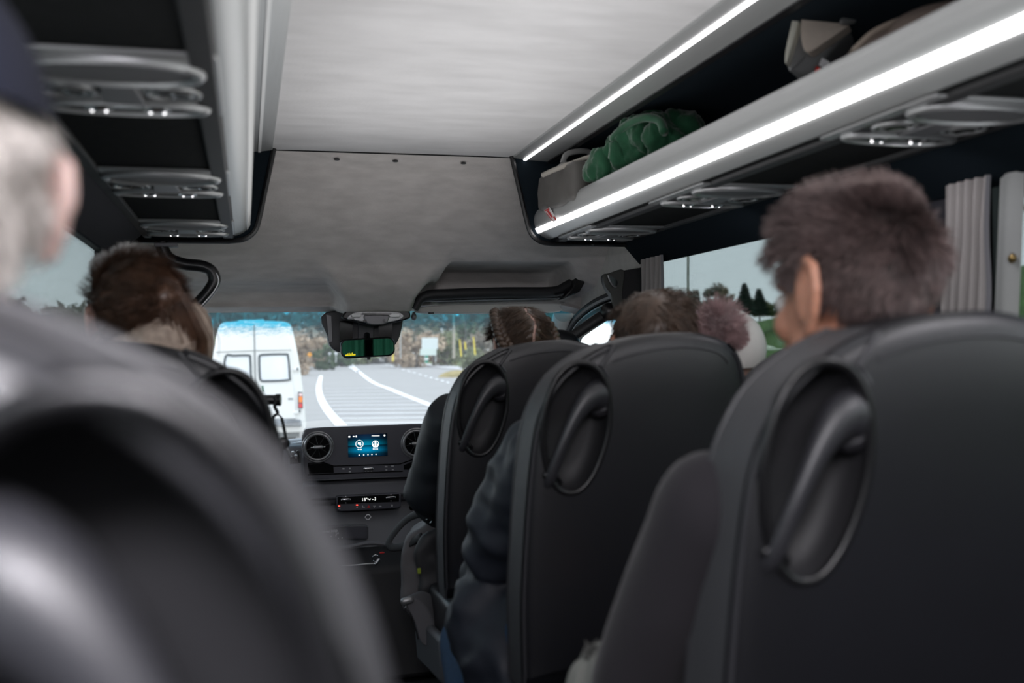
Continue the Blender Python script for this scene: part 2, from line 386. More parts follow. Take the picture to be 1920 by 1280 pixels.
# ================================================================== passenger service units (vents and reading lamps)
def service_unit():
    t = thing('vent_panel', 'x', 'vent panel', (0,0,0), 'overhead vent and lamp panels')
    pl = MB().prism([(x, y, 0) for x, y in ((-.135,-.165),(.135,-.165),(.14,-.15),(.14,.15),(.135,.165),(-.135,.165),(-.14,.15),(-.14,-.15))], (0,0,-.006))
    obj('plate', pl, M['silver'], t, bevel=.002)
    def lens(cx, cy, a, bb, n=24, bulge=1.0):
        up = [(cx+a*math.cos(PI*k/n), cy+bb*math.sin(PI*k/n)**.8) for k in range(n+1)]
        dn = [(cx-a*math.cos(PI*k/n), cy-bulge*bb*math.sin(PI*k/n)**.8) for k in range(1, n)]
        return up+dn
    def shell(nm, cx, cy, a, bb, h, m):
        o = lens(cx, cy, a, bb); vs = []; fs = []; n = len(o)
        for f, z in ((1,-.006),(1.0,-.006-h*.55),(.96,-.006-h),(.90,-.006-h),(.86,-.006-h*.45)):
            vs += [(cx+(x-cx)*f, cy+(y-cy)*f, z) for x, y in o]
        for k in range(4):
            for i in range(n): fs.append((k*n+i, k*n+(i+1) % n, (k+1)*n+(i+1) % n, (k+1)*n+i))
        return obj(nm, MB().add(vs, fs), m, t, smooth=50), o
    e, o = shell('speaker_surround', 0, -.085, .122, .060, .010, M['silver'])
    g = MB()
    for k in range(13): g.box((0, -.085+(k-6)*.0075, -.0095), (.205*math.sqrt(max(.05, 1-((k-6)/7)**2)), .003, .003))
    g.prism([(x*.9, -.085+(y+.085)*.88, -.008) for x, y in o], (0,0,-.001)); obj('grille', g, M['alu_dark'], t)
    e, o = shell('lamp_surround', 0, .112, .122, .036, .010, M['silver'])
    obj('lamp_tray', MB().prism([(x*.9, .112+(y-.112)*.88, -.008) for x, y in o], (0,0,-.002)), M['gloss'], t)
    obj('nozzle_tray', MB().prism([(x, y, -.0062) for x, y in ((-.12,-.015),(-.118,.06),(-.03,.07),(.03,.07),(.118,.06),(.12,-.015),(.03,-.028),(-.03,-.028))], (0,0,-.001)), M['gloss'], t)
    for sx in (-1, 1):
        l = obj('reading_lamp', MB().disc((sx*.042, .112, -.009), .021, (0,0,1), 20, .008), M['gloss'], t)
        obj('lamp_lens', MB().ell((sx*.042, .112, -.012), (.015,.015,.005), 14, 8), M['chrome'], l)
        obj('lamp_led', MB().ell((sx*.042-.010, .122, -.0145), .0026, 10, 6).ell((sx*.042+.010, .122, -.0145), .0026, 10, 6), M['lamp_glow'], l)
        n = obj('air_nozzle', MB().ring((sx*.072, .026, -.008), .036, .0045, (0,0,1), 32, 8).ring((sx*.072, .026, -.011), .024, .002, (0,0,1), 24, 6), M['chrome'] if 0 else M['silver'], t)
        obj('nozzle_core', MB().disc((sx*.072, .026, -.007), .033, (0,0,1), 24, .005).box((sx*.072,.026,-.010),(.05,.004,.004)).box((sx*.072,.026,-.010),(.004,.05,.004)), M['gloss'], n)
        obj('push_button', MB().disc((sx*.09, .110, -.009), .008, (0,0,1), 16, .006), M['plastic'], t)
    obj('centre_bridge', MB().prism([(-.022,-.03,-.006),(.022,-.03,-.006),(.03,.085,-.006),(-.03,.085,-.006)], (0,0,-.008)), M['alu_dark'], t, bevel=.002)
    return t
vp0 = service_unit()
for i, (x, y, lab) in enumerate(((-.168,1.50,'large overhead vent panel on the left, nearest the elderly man in the dark hat'),
        (-.168,2.33,'overhead vent panel on the left, middle of the three under the left rack'),
        (-.168,3.13,'overhead vent panel on the left, smallest one by the grab pole at the front'),
        (1.19,3.13,'overhead vent panel under the front end of the right rack, above the belt anchor'),
        (1.19,2.33,'overhead vent panel on the right, just left of the boy\'s hair top'),
        (1.19,1.50,'overhead vent panel on the right above the curtain, its lamp shining'))):
    o = vp0 if i == 0 else copy_tree(vp0)
    o.location = (x, y, .392); o['label'] = lab; WL[o.name] = V(o.location)
# ================================================================== cab furniture
def Q(Y, *uv): return [P(u, v, Y) for u, v in uv]
# right parcel shelf lip, sun visor, grab handle
sh = thing('parcel_shelf', 'black parcel shelf lip above the sun visor at the front right', 'shelf', (1.0, 3.97, .22))
pts = spline(Q(3.96, (778,580),(796,556),(850,551),(950,548),(1035,547),(1062,537),(1090,520)), 6)
obj('lip', MB().tube(pts, [.014+.008*smooth(0, 8, i) for i in range(len(pts))], 14, asp=1.0), M['matte'], sh)
obj('shelf_floor', MB().prism(Q(3.99, (800,552),(1040,546),(1056,558),(796,564)), (0,.17,0)), M['matte'], sh)
obj('grab_bracket', MB().prism(Q(3.90, (1074,538),(1082,512),(1090,503),(1096,512),(1097,530),(1088,546),(1070,556),(1052,562)), (0,.05,0)), M['plastic'], sh, bevel=.006)
sv = thing('sun_visor', 'pale grey sun visor folded up along the top of the windscreen at front right', 'sun visor', (.95, 4.03, .17))
obj('visor_pad', MB().prism(spline(Q(4.03, (786,585),(800,574),(900,570),(1040,568),(1050,574),(1042,584),(900,586)), 4, closed=True), (0,.03,-.004)), mat('visor_vinyl', (.62,.60,.58), .7), sv, bevel=.006)
obj('visor_clip', MB().box(P(808,587,4.02), (.022,.02,.008)), M['plastic'], sv, bevel=.002)
# overhead lamp console
oc = thing('overhead_console', 'overhead lamp console with clear lenses and buttons above the rear view mirror', 'lamp console', tuple(P(706,592,3.985)))
def rr(c, w, h, r, Y, n=6, wt=0):        # rounded rectangle in the plane Y, pixel units
    u, v = c; out = []
    for sx, sy, a0 in ((1,-1,-90),(1,1,0),(-1,1,90),(-1,-1,180)):
        for k in range(n+1):
            a = math.radians(a0+90*k/n); out.append(P(u+sx*(w/2-r)+r*math.cos(a) + (wt*(-1 if sy > 0 else 1)*sx*0), v+sy*(h/2-r)+r*math.sin(a), Y))
    return out
obj('surround', MB().prism(spline(Q(3.975, (642,596),(648,584),(662,575),(706,573),(748,574),(764,580),(770,590),(762,599),(706,610),(660,601)), 5, closed=True), (0,.05,.0)), M['plastic'], oc, bevel=.006)
obj('fascia', MB().prism(spline(Q(3.965, (651,597),(658,588),(672,584),(706,583),(742,584),(755,588),(757,594),(748,600),(730,604),(706,608),(682,604),(664,600)), 5, closed=True), (0,.03,0)), M['silver'], oc, bevel=.004)
obj('centre_pod', MB().prism(spline(Q(3.955, (682,592),(694,590),(718,590),(730,592),(724,606),(706,609),(688,606)), 4, closed=True), (0,.02,0)), M['alu_dark'], oc, bevel=.004)
for u, w in ((668,18),(740,20)):
    obj('lamp_lens', MB().prism(rr((u,591), w, 7, 2.5, 3.958), (0,.02,0)), mat('clear_lens', (.62,.63,.63), .15, coat=.5), oc, bevel=.002)
obj('slot', MB().prism(rr((706,588), 56, 3.5, 1.5, 3.956), (0,.02,0)), M['gloss'], oc)
for u in (684, 720): obj('microphone', MB().disc(P(u, 601, 3.953), .006, (0,1,0), 14, .01), M['gloss'], oc)
for u in (655, 662): obj('button', MB().box(P(u, 597, 3.957), (.010,.012,.006)), M['glyph_dim'], oc, bevel=.001)
# sensor housing on the glass behind the mirror
sb = thing('sensor_housing', 'black sensor housing with ribbed grilles behind the rear view mirror', 'sensor housing', tuple(P(690,625,4.12)))
obj('shell', MB().prism(spline(Q(4.12, (612,585),(614,630),(622,652),(645,662),(690,664),(730,655),(748,635),(756,600),(757,585)), 4, closed=True), (0,.06,.0)), mat('sensor_plastic', (.045,.045,.05), .5), sb, bevel=.008)
obj('edge_shield', MB().prism(Q(4.115, (612,590),(621,592),(623,640),(617,642)), (0,.02,0)), M['alu_dark'], sb)
for a, c2 in (((637,602),(662,640)), ((710,602),(736,634))):
    g = MB()
    g.prism(Q(4.112, (a[0],a[1]),(c2[0],a[1]),(c2[0]-1,c2[1]),(a[0],c2[1])), (0,.01,0))
    for k in range(11):
        v = a[1]+2+(c2[1]-a[1]-3)*k/10; g.box(P((a[0]+c2[0])/2, v, 4.108), ((c2[0]-a[0])*.0021, .006, .0028))
    obj('grille', g, M['gloss'], sb)
obj('cover_plate', MB().prism(Q(4.108, (672,603),(702,603),(700,640),(672,642)), (0,.02,0)), mat('sensor_cover', (.05,.05,.058), .45), sb, bevel=.002)
# rear view mirror
mc = P(689.5, 651.5, 4.02)
mr = thing('rear_view_mirror', 'rear view mirror with rounded corners reflecting green curtains', 'mirror', tuple(mc))
tgt = V((.47, -2.45, .20)); nn = ((tgt-mc).normalized() + (-mc).normalized()).normalized()
ux = nn.cross(V((0,0,-1))).normalized()
ux = (ux + V((0,0,.035))).normalized(); uy = nn.cross(ux)*-1
if uy.z < 0: uy = -uy
def mp(x, y, o=0): return mc + ux*x + uy*y + nn*o
def mrr(w, h, r, n=6):
    out = []
    for sx, sy, a0 in ((1,1,0),(-1,1,90),(-1,-1,180),(1,-1,270)):
        for k in range(n+1):
            a = math.radians(a0+90*k/n); out.append((sx*(w/2-r)+r*math.cos(a), sy*(h/2-r)+r*math.sin(a)))
    return out
obj('housing', MB().prism([mp(x, y, .004) for x, y in mrr(.218,.078,.028)], nn*-.035), M['plastic'], mr, bevel=.006)
obj('mirror_glass', MB().prism([mp(x, y, .006) for x, y in mrr(.206,.066,.024)], nn*-.002), M['mirror'], mr, smooth=0)
obj('stem', MB().tube([mp(0,.02,-.03), P(688,628,4.11)], .013, 10), M['plastic'], mr)
obj('dimming_tab', MB().box(mp(.002,-.043,-.01), (.014,.012,.012)), M['plastic'], mr, bevel=.002)
obj('lettering', text('JFILL', .020, mp(-.075,-.022,.0066), ux, uy), M['yellow_glow'], mr) if 0 else None
yb = MB()
for k, (x, h) in enumerate(((-.088,.006),(-.082,.010),(-.076,.012),(-.070,.010),(-.064,.012),(-.058,.007),(-.053,.006))):
    yb.add([mp(x-.0022,-.028,.0064), mp(x+.0022,-.028,.0064), mp(x+.0028,-.028+h,.0064), mp(x-.0012,-.028+h*.8,.0064)], [(0,1,2,3)])
yb.add([mp(-.091,-.028,.0064), mp(-.051,-.028,.0064), mp(-.051,-.025,.0064), mp(-.091,-.025,.0064)], [(0,1,2,3)])
obj('yellow_lettering', yb, M['yellow_glow'], mr, smooth=0)
# small grab knob at the right of the console
obj('coat_hook', MB().ell(P(776,594,4.0), (.012,.016,.014), 14, 10).tube([P(776,594,4.0), P(776,588,4.05)], .008, 10), M['alu_dark'], oc, smooth=180)
# green curtains at the very back, seen only in the mirror
gr = bpy.data.objects
cu = MB()
for x0, x1, n in ((.08,.425,11), (.525,.98,15)):
    cu.grid(lambda s, t: V((lerp(x0, x1, s), -2.45+.02*math.sin(s*n*2*PI/2)+.01*math.sin(s*n*5), lerp(.62, -.3, t))), 60, 4)
tag(obj('rear_curtains', cu, M['green_curtain'], smooth=180), 'green curtains at the back of the bus, seen in the rear view mirror', 'curtains')
struct('wall_rear', MB().box((.475,-2.52,.2),(.16,.04,.95)).box((XC,-2.52,-.45),(1.84,.04,1.5)), M['wallgrey'])  # unseen, built high to keep light from behind off the seat backs
# left grab pole
gp = thing('grab_pole', 'curved glossy black grab pole hanging from the left rack end', 'grab pole', tuple(P(320,462,3.3)))
path = spline(Q(3.34, (302,452),(306,468),(318,485),(345,495),(378,499),(396,508),(402,525),(392,545),(374,566),(350,592)), 6)
obj('pole', MB().tube(path, .0195, 14), M['plastic'], gp, smooth=180)
obj('bracket', MB().box(P(312,460,3.34), (.07,.05,.012)), M['dashlight'], gp, bevel=.003)
obj('pole_trim', MB().tube([p+V((.013,-.014,-.006)) for p in path[8:]], .003, 6), M['silver'], gp)
# ================================================================== dashboard
YD = 3.90
ds = thing('dashboard', 'dark grey dashboard with centre touchscreen unit, climate panel and lower stack', 'dashboard', (.5, 4.2, -.8))
prof = [(5.10,-.52),(4.5,-.40),(4.15,-.345),(4.02,-.335),(3.97,-.36),(3.96,-.50),(3.925,-.515),(3.90,-.525),(3.905,-.575),(3.96,-.60),(4.02,-.62),(4.05,-1.19),(5.1,-1.19)]
obj('dash_top', MB().prism([(XL+.02, y, z) for y, z in prof], (XR-XL-.04, 0, 0)), M['dash'], ds, bevel=.012, seg=3)
obj('grey_band', MB().prism([(.20,3.915,-.49),(.20,3.885,-.50),(.20,3.885,-.555),(.20,3.93,-.575)], (.62,0,0)), mat('band_plastic', (.14,.14,.155), .5), ds, bevel=.006)
# centre stack below the band
st = [P(572,930,3.93), P(800,918,3.93), P(800,1010,3.84), P(606,1016,3.84)]
obj('centre_stack', MB().prism([(.21,3.95,-.56),(.82,3.95,-.56),(.82,3.84,-.76),(.29,3.84,-.76)], (0,.12,-.02)), M['dash'], ds, bevel=.01)
obj('lower_console', MB().prism([(.27,3.86,-.74),(.27,3.78,-.765),(.27,3.72,-.80),(.27,3.70,-.90),(.27,3.62,-1.19),(.27,3.98,-1.19),(.27,3.98,-.74)], (.56,0,0)), M['matte'], ds, bevel=.02, seg=3)
obj('console_edge', MB().tube(spline(Q(3.71, (600,1030),(650,1026),(690,1018),(720,1020),(745,1026),(770,1030)), 5), .008, 8), M['dash'], ds)
# touchscreen unit
YU = 3.86
un = obj('centre_unit', MB().prism(spline(Q(YU, (568,830),(571,812),(586,804),(680,800),(785,796),(802,799),(808,812),(812,850),(812,878),(800,890),(690,895),(590,899),(574,894),(570,870)), 5, closed=True), (0,.10,0)), M['bezel'], ds, bevel=.008, seg=3)
obj('unit_edge', MB().tube([p+V((0,.004,0)) for p in spline(Q(YU, (568,830),(571,812),(586,804),(680,800),(785,796),(802,799),(808,812),(812,850),(812,878),(800,890),(690,895),(590,899),(574,894),(570,870)), 5, closed=True)], .004, 6, closed=True, up=(0,1,0)), M['dash'], un)
def DQ(off, *uv): return Q(YU+off, *uv)
# display
scr = bpy.data.materials.new('touchscreen'); scr.use_nodes = True
nt = scr.node_tree; bs = nt.nodes['Principled BSDF']; bs.inputs['Base Color'].default_value = (.002,.004,.006,1); bs.inputs['Roughness'].default_value = .15
tc = nt.nodes.new('ShaderNodeTexCoord'); sp = nt.nodes.new('ShaderNodeSeparateXYZ'); nt.links.new(tc.outputs['Generated'], sp.inputs[0])
cr = nt.nodes.new('ShaderNodeValToRGB'); nt.links.new(sp.outputs['Z'], cr.inputs[0])
els = cr.color_ramp.elements
els[0].position = 0; els[0].color = (.0,.02,.06,1); els[1].position = 1; els[1].color = (.004,.01,.03,1)
for p_, c_ in ((.14,(0,.05,.10,1)),(.28,(0,.24,.46,1)),(.40,(0,.16,.30,1)),(.49,(.0,.02,.05,1)),(.53,(0,.22,.36,1)),(.62,(0,.16,.26,1)),(.78,(.002,.03,.07,1))):
    e = els.new(p_); e.color = c_
xr = nt.nodes.new('ShaderNodeMath'); xr.operation = 'SUBTRACT'; xr.inputs[1].default_value = .46; nt.links.new(sp.outputs['X'], xr.inputs[0])
x2 = nt.nodes.new('ShaderNodeMath'); x2.operation = 'ABSOLUTE'; nt.links.new(xr.outputs[0], x2.inputs[0])
rg = nt.nodes.new('ShaderNodeMapRange'); rg.inputs[1].default_value = .05; rg.inputs[2].default_value = .5; rg.inputs[3].default_value = 1.15; rg.inputs[4].default_value = .12; nt.links.new(x2.outputs[0], rg.inputs[0])
nt.links.new(cr.outputs[0], bs.inputs['Emission Color']); nt.links.new(rg.outputs[0], bs.inputs['Emission Strength'])
sc_ = obj('display', MB().prism(DQ(-.003, (652,815),(726,812),(727,854),(653,857)), (0,.004,0)), scr, un, smooth=0)
def glyphs(name, mb, m, par=un): return obj(name, mb, m, par, smooth=0)
def px_rect(mb, u, v, w, h, off): mb.add(DQ(off, (u-w/2,v-h/2),(u+w/2,v-h/2),(u+w/2,v+h/2),(u-w/2,v+h/2)), [(0,1,2,3)])
g = MB()
o_ = -.0045
g.ring(P(674,832,YU+o_), .0142, .0012, (0,1,0), 28, 6); g.ring(P(704,832,YU+o_), .0125, .0012, (0,1,0), 28, 6)
px_rect(g, 674,831,6,4.5,o_); px_rect(g, 676,834,3,2,o_)
px_rect(g, 704,831,3.4,9,o_); px_rect(g, 700,834,2.2,5,o_); px_rect(g, 708,834,2.2,5,o_); px_rect(g, 704,837,9,2.5,o_)
for u, w in ((672,3),(676.5,4)): px_rect(g, u, 842.5, w, 2, o_)
for u in (700,702.6,705.2,707.8): px_rect(g, u, 841.5, 1.8, 1.8, o_)
for u, v in ((673.5,853),(682,852.5),(690,852),(697.3,851.6),(705,851.2)): g.disc(P(u, v, YU+o_), .0026, (0,1,0), 10, .0008)
for u, v, w, h in ((655,818.5,3.5,3),(663,818,3,2),(668,818,2.5,3),(721,816,3,3)): px_rect(g, u, v, w, h, o_)
for k in range(8): px_rect(g, 697.5+k*1.9, 816.8, 1.3, 1.6, o_)
glyphs('icons', g, M['white_glow'], sc_)
obj('display_glint', MB().add(DQ(-.0046, (720,855),(723,838),(726,832),(726.6,854)), [(0,1,2,3)]), mat('pale_reflection', (.35,.42,.48), .3), sc_, smooth=0) if 0 else None
# round air vents
for u, v, lab in ((596,837.5,None),(780,830.5,None)):
    c0 = P(u, v, YU)
    vt = obj('air_vent', MB().ring(c0+V((0,-.006,0)), .049, .0055, (0,1,0), 40, 10).ring(c0+V((0,-.002,0)), .057, .004, (0,1,0), 40, 8), mat('vent_ring', (.28,.28,.29), .25, metal=.6), un)
    obj('vent_core', MB().disc(c0+V((0,-.002,0)), .047, (0,1,0), 32, .006), M['gloss'], vt)
    fb = MB()
    for k in range(8):
        a = 2*PI*k/8+.2; fb.tube([c0+V((.012*math.cos(a),-.008,.012*math.sin(a))), c0+V((.044*math.cos(a),-.006,.044*math.sin(a)))], .0018, 6)
    obj('vent_fins', fb, M['plastic'], vt)
    obj('vent_knob', MB().cap(c0+V((-.012,-.014,0)), .007, c0+V((.012,-.014,0)), .007), M['silver'], vt)
    tk = MB()
    for s in (-1, 1): tk.box(c0+V((s*.024,-.010,0)), (.007,.002,.002))
    obj('vent_tick', tk, M['glyph'], vt)
# cubbies either side and button row
for pts in (((577,870),(607,868),(625,874),(626,886),(580,888)), ((812,862),(775,864),(757,872),(757,880),(812,880))):
    obj('cubby', MB().prism(DQ(-.002, *pts), (0,.012,0)), M['gloss'], un)
obj('unit_groove', MB().tube(DQ(-.001, (577,868.5),(606,866.5),(626,873.5),(690,871.5),(750,869.5),(772,862),(812,860)), .0022, 6), M['gloss'], un)
obj('unit_groove', MB().tube(DQ(-.001, (577,890),(626,888),(755,883)), .0022, 6), M['gloss'], un)
g = MB()
for u, v, w, h in ((644,878.5,4,2.6),(656,878,3,2.6),(656,884,4,2.4),(685,883,1.5,1.2),(690.5,883,3,1.2),(696,883,1.5,1.2),(724,874.5,5,2.4),(736,873.5,5,2.4),(724.5,880.5,3.4,2.2),(736.5,880,3.6,2)): px_rect(g, u, v, w, h, -.004)
glyphs('button_glyphs', g, M['glyph_dim'])
obj('volume_roller', MB().cap(P(684,878.5,YU-.006), .0065, P(697.5,878,YU-.006), .0065), M['chrome'], un)
# climate panel
YK = 3.865
cp = obj('climate_panel', MB().prism(Q(YK, (630,931),(640,929),(744,924),(752,926),(752,950),(746,953),(640,959),(632,957)), (0,.06,0)), M['bezel'], ds, bevel=.004)
obj('display_strip', MB().prism(Q(YK-.002, (633,932),(748,926),(748,940),(633,945)), (0,.004,0)), M['gloss'], cp)
bx_, by_ = (P(700,936,YK)-P(680,937,YK)), V((0,0,1))
ux_ = bx_.normalized(); uy_ = (V((0,0,1))-ux_*ux_.z).normalized()
obj('readout', text('18\u00b0', .0165, P(683.5,936.5,YK-.0025), ux_, uy_), M['white_glow'], cp, smooth=0)
obj('readout', MB().tube(Q(YK-.003, (689,936),(690.5,934.5),(692,936.5),(693.5,937),(695,934.5)), .0011, 6), M['white_glow'], cp)
obj('readout', text('\u22482' if 0 else '3', .0165, P(703.5,935,YK-.0025), ux_, uy_), M['white_glow'], cp, smooth=0)
g = MB()
def kx(mb, u, v, w, h, off=-.0035): mb.add(Q(YK+off, (u-w/2,v-h/2),(u+w/2,v-h/2),(u+w/2,v+h/2),(u-w/2,v+h/2)), [(0,1,2,3)])
kx(g, 699.2, 936, 1.6, 1.6)
glyphs('readout', g, M['white_glow'], cp)
for u, v in ((648.5,936.5),(733,932.5)):
    k_ = obj('rocker', MB().cap(P(u-5,v,YK-.006), .0062, P(u+5,v-.4,YK-.006), .0062), M['chrome'], cp)
    kk = MB(); kx(kk, u-8.5, v, 1.2, 2.5); kx(kk, u+8.5, v-.8, 1.2, 2.5); kx(kk, u, v-6, 1.4, 1.4); kx(kk, u, v+6, 1.4, 1.4)
    glyphs('rocker_glyphs', kk, M['glyph'], cp)
for u, v in ((636,948.5),(669.5,946.5)):
    rr_ = MB(); kx(rr_, u, v, 3.4, 1.8, -.005); glyphs('indicator', rr_, M['redglow'], cp)
g = MB()
for u, v, w, h in ((636,953,5,1.2),(669.5,951,3,1.4),(680,949.5,1.6,3.5),(682.5,950.5,3.6,1.4),(702,948.5,5,1.4),(702,950.5,1.4,2),(713,949,4.6,2.2),(735,947.5,3.4,4)): kx(g, u, v, w, h)
glyphs('button_glyphs', g, M['glyph_dim'], cp)
obj('hazard_triangle', MB().add(Q(YK-.005, (688,951.8),(694.6,951.5),(691.3,946.4)), [(0,1,2)]), M['red'], cp, smooth=0)
# ringed symbol on the stack
sy = MB()
e0 = P(690,969,3.84)
sy.ring(e0, .0085, .0010, (0,1,0), 24, 6)
sy.tube([e0+V((-.0125,0,0)), e0+V((-.004,0,.0095)), e0+V((.004,0,.0095)), e0+V((.0125,0,0)), e0+V((.004,0,-.0095)), e0+V((-.004,0,-.0095))], .0008, 6, closed=True, up=(0,1,0))
obj('ring_symbol', sy, M['glyph'], ds)
obj('socket', MB().disc(P(772,951,3.86), .011, (0,1,0), 18, .012).disc(P(773,950,3.852), .004, (0,1,0), 12, .006), M['gloss'], ds)
# slot with a device at the lower left of the stack
tr = obj('storage_slot', MB().prism(rr((642,998), 98, 27, 5, 3.822), (0,.02,0)), mat('slot_frame', (.06,.062,.07), .4), ds, bevel=.004)
obj('slot_recess', MB().prism(rr((642,998), 91, 21, 4, 3.8195), (0,.004,0)), M['bezel'], tr)
obj('slot_device', MB().prism(Q(3.818, (598,991),(646,987),(646,1008),(598,1011)), (0,.004,0)), mat('device_face', (.035,.037,.042), .4), tr)
o3 = P(621,995,3.8165); sx_ = (P(640,994,3.8165)-P(600,996.5,3.8165)).normalized()
obj('device_lettering', text('internal 3000', .0125, P(616,996,3.8165), sx_, (0,0,1)), M['glyph'], tr, smooth=0)
obj('device_lettering', text('24', .0125, P(632,999.5,3.8165), sx_, (0,0,1)), M['glyph'], tr, smooth=0)
g = MB()
for u, v in ((612,1006),(621,1005),(630,1004),(634.5,1008.5),(641.5,1008)): g.disc(P(u, v, 3.8165), .002, (0,1,0), 8, .0008)
obj('device_keys', g, M['glyph'], tr)
# ignition key with a pale cable, red tag
ky = thing('charging_cable', 'thin pale cable plugged into the lower console beside a small red light', 'cable', tuple(P(705,1052,3.66)))
obj('cord', MB().tube(spline(Q(3.63, (640,1060),(665,1059),(685,1057),(705,1056)), 5), .0022, 8), mat('pale_cable', (.6,.6,.6), .4), ky)
obj('plug', MB().cap(P(704,1057,3.62), .006, P(709,1050,3.63), .008).ring(P(704,1046,3.63), .012, .002, (0,1,0), 18, 6), M['chrome'], ky)
obj('console_light', MB().ell(P(716,1036,3.70), (.010,.004,.004), 12, 6), M['red'], ds)
# pale instrument-side panel left of the unit, with a bracket
obj('pale_side_panel', MB().prism([(.02,3.99,-.355),(.235,3.99,-.345),(.235,3.99,-.50),(.02,3.99,-.50)], (0,.06,.02)), mat('pale_panel', (.42,.42,.45), .35), ds, bevel=.01)
br = thing('phone_bracket', 'small chrome and black clamp left of the dashboard unit', 'bracket', tuple(P(553,850,3.84)))
obj('clamp', MB().box(P(551,862,3.84), (.030,.03,.030)).tube(Q(3.83, (562,868),(560,848),(556,846)), .006, 8), M['plastic'], br, bevel=.003)
obj('clamp_jaw', MB().box(P(549,851,3.82), (.010,.012,.022)).box(P(555,856,3.82), (.010,.012,.016)), M['chrome'], br, bevel=.002)
obj('bracket_foot', MB().box(P(554,885,3.84), (.042,.03,.075)), M['dash'], br, bevel=.004)
# hanging belt with a tongue, from a peg
YH = 2.55
hb = thing('hanging_seat_belt', 'black hanging belt strap with a silver tongue, looped over a peg left of the dashboard', 'seat belt', tuple(P(530,800,YH)))
obj('peg', MB().tube([V((XL, YH, P(497,749,YH).z))] + Q(YH, (470,749),(497,749),(521,749.5)), [.012,.012,.012,.0125], 12).disc(P(522,749.5,YH), .015, (1,-.2,0), 14, .012), M['plastic'], hb)
obj('hook', MB().tube(spline(Q(YH-.012, (515,744),(517,752),(515,762),(520,772),(519,778)), 5), .0042, 8), M['plastic'], hb)
obj('webbing', MB().tube(spline(Q(YH-.012, (519,776),(513,782),(512,800),(516,840),(520,880)), 5), .0035, 8, asp=1).tube(spline(Q(YH-.02, (519,776),(527,782),(532,800),(536,822)), 5), [.006]*6+[.011]*10, 8, asp=.35), mat('webbing', (.012,.012,.012), .7), hb)
obj('tongue_cover', MB().ell(P(531,831,YH-.02), (.0165,.006,.016), 16, 10), M['plastic'], hb)
obj('tongue', MB().prism(Q(YH-.022, (535,839),(540,838),(547,856),(543,859)), (0,.004,0)), M['chrome'], hb, bevel=.001)
obj('tail', MB().tube(Q(YH-.02, (531,840),(531,860),(529,880)), [.006,.005,.003], 8, asp=.4), M['plastic'], hb)
# ================================================================== right B pillar belt, driver's headrest
ba = thing('belt_anchor', 'black belt pillar cover with a scooped recess on the right pillar by the curtain', 'belt anchor', tuple(P(1165,535,3.42)))
obj('cover', MB().prism(spline(Q(3.40, (1131,516),(1142,512),(1198,502),(1216,503),(1222,560),(1222,640),(1168,640),(1160,590),(1150,560),(1136,538)), 4, closed=True), (.02,.08,0)), M['matte'], ba, bevel=.006)
obj('cheek', MB().prism(spline(Q(3.392, (1131,516),(1142,512),(1170,506),(1168,545),(1166,600),(1150,575),(1146,552),(1136,538)), 4, closed=True), (0,.01,0)), mat('olive_grey_plastic', (.052,.053,.048), .45), ba, bevel=.003)
obj('recess', MB().prism(spline(Q(3.385, (1141,516),(1150,520),(1158,527),(1156,537),(1150,536),(1144,526)), 4, closed=True), (0,.006,0)), M['gloss'], ba)
obj('recess_edge', MB().tube(spline(Q(3.383, (1140,516),(1144,527),(1150,536),(1156,538)), 4), .003, 8), M['silver'], ba)
db = thing('driver_seat_belt', 'thick black belt sleeve running diagonally from the right pillar to the front seat', 'seat belt', tuple(P(1110,605,3.5)))
obj('sleeve', MB().tube(Q(3.45, (1168,572),(1150,580),(1110,606),(1068,634)), [.024,.024,.0215,.019], 12), mat('belt_sleeve', (.012,.012,.013), .5, bump=.6, bscale=60), db)
obj('belt_guide', MB().ell(P(1163,572,3.43), (.036,.03,.04), 14, 10).ell(P(1141,584,3.43), (.03,.03,.034), 14, 10), M['plastic'], db)
obj('webbing', MB().tube(Q(3.44, (1155,588),(1112,616),(1070,646)), .004, 8), M['silver'], db)
fs_ = thing('cab_chair', 'black front seat headrest just right of the braided hair, belt crossing it', 'chair', (1.02, 3.45, -.75))
obj('headrest', MB().ell(P(1047,650,3.4), (.085,.05,.062), 24, 14), M['leather'], fs_, smooth=180)
obj('backrest', MB().prism([(.80,3.40,-.02),(1.24,3.40,-.02),(1.27,3.36,-.7),(.77,3.36,-.7)], (0,.1,0)), M['leather'], fs_, bevel=.03, seg=4)
obj('seat_base', MB().box((1.02, 3.42, -.95), (.46,.3,.5)), M['matte'], fs_, bevel=.02)
# ================================================================== coach seats
OUT = [(-.235,-.66),(-.240,-.50),(-.236,-.37),(-.228,-.25),(-.216,-.155),(-.196,-.098),(-.163,-.052),(-.105,-.012),(-.030,.015),(.06,.026),(.125,.022),(.172,.006),(.203,-.030),(.219,-.095),(.225,-.20),(.228,-.37),(.225,-.52),(.215,-.66)]
OUTL = [(p.x, p.z) for p in spline([(x, 0, z) for x, z in OUT], 5)]
LEAN = math.tan(math.radians(6))
def seat_y(y, z): return y - LEAN*z*.0 + LEAN*(-z)      # bottom sits further forward
def off_outline(o):
    n = len(OUTL); out = []
    for i, (x, z) in enumerate(OUTL):
        a = OUTL[(i-1) % n]; b = OUTL[(i+1) % n]
        t = V((b[0]-a[0], 0, b[1]-a[1])).normalized(); nr = V((t.z, 0, -t.x))
        out.append((x+nr.x*o, z+nr.z*o))
    return out
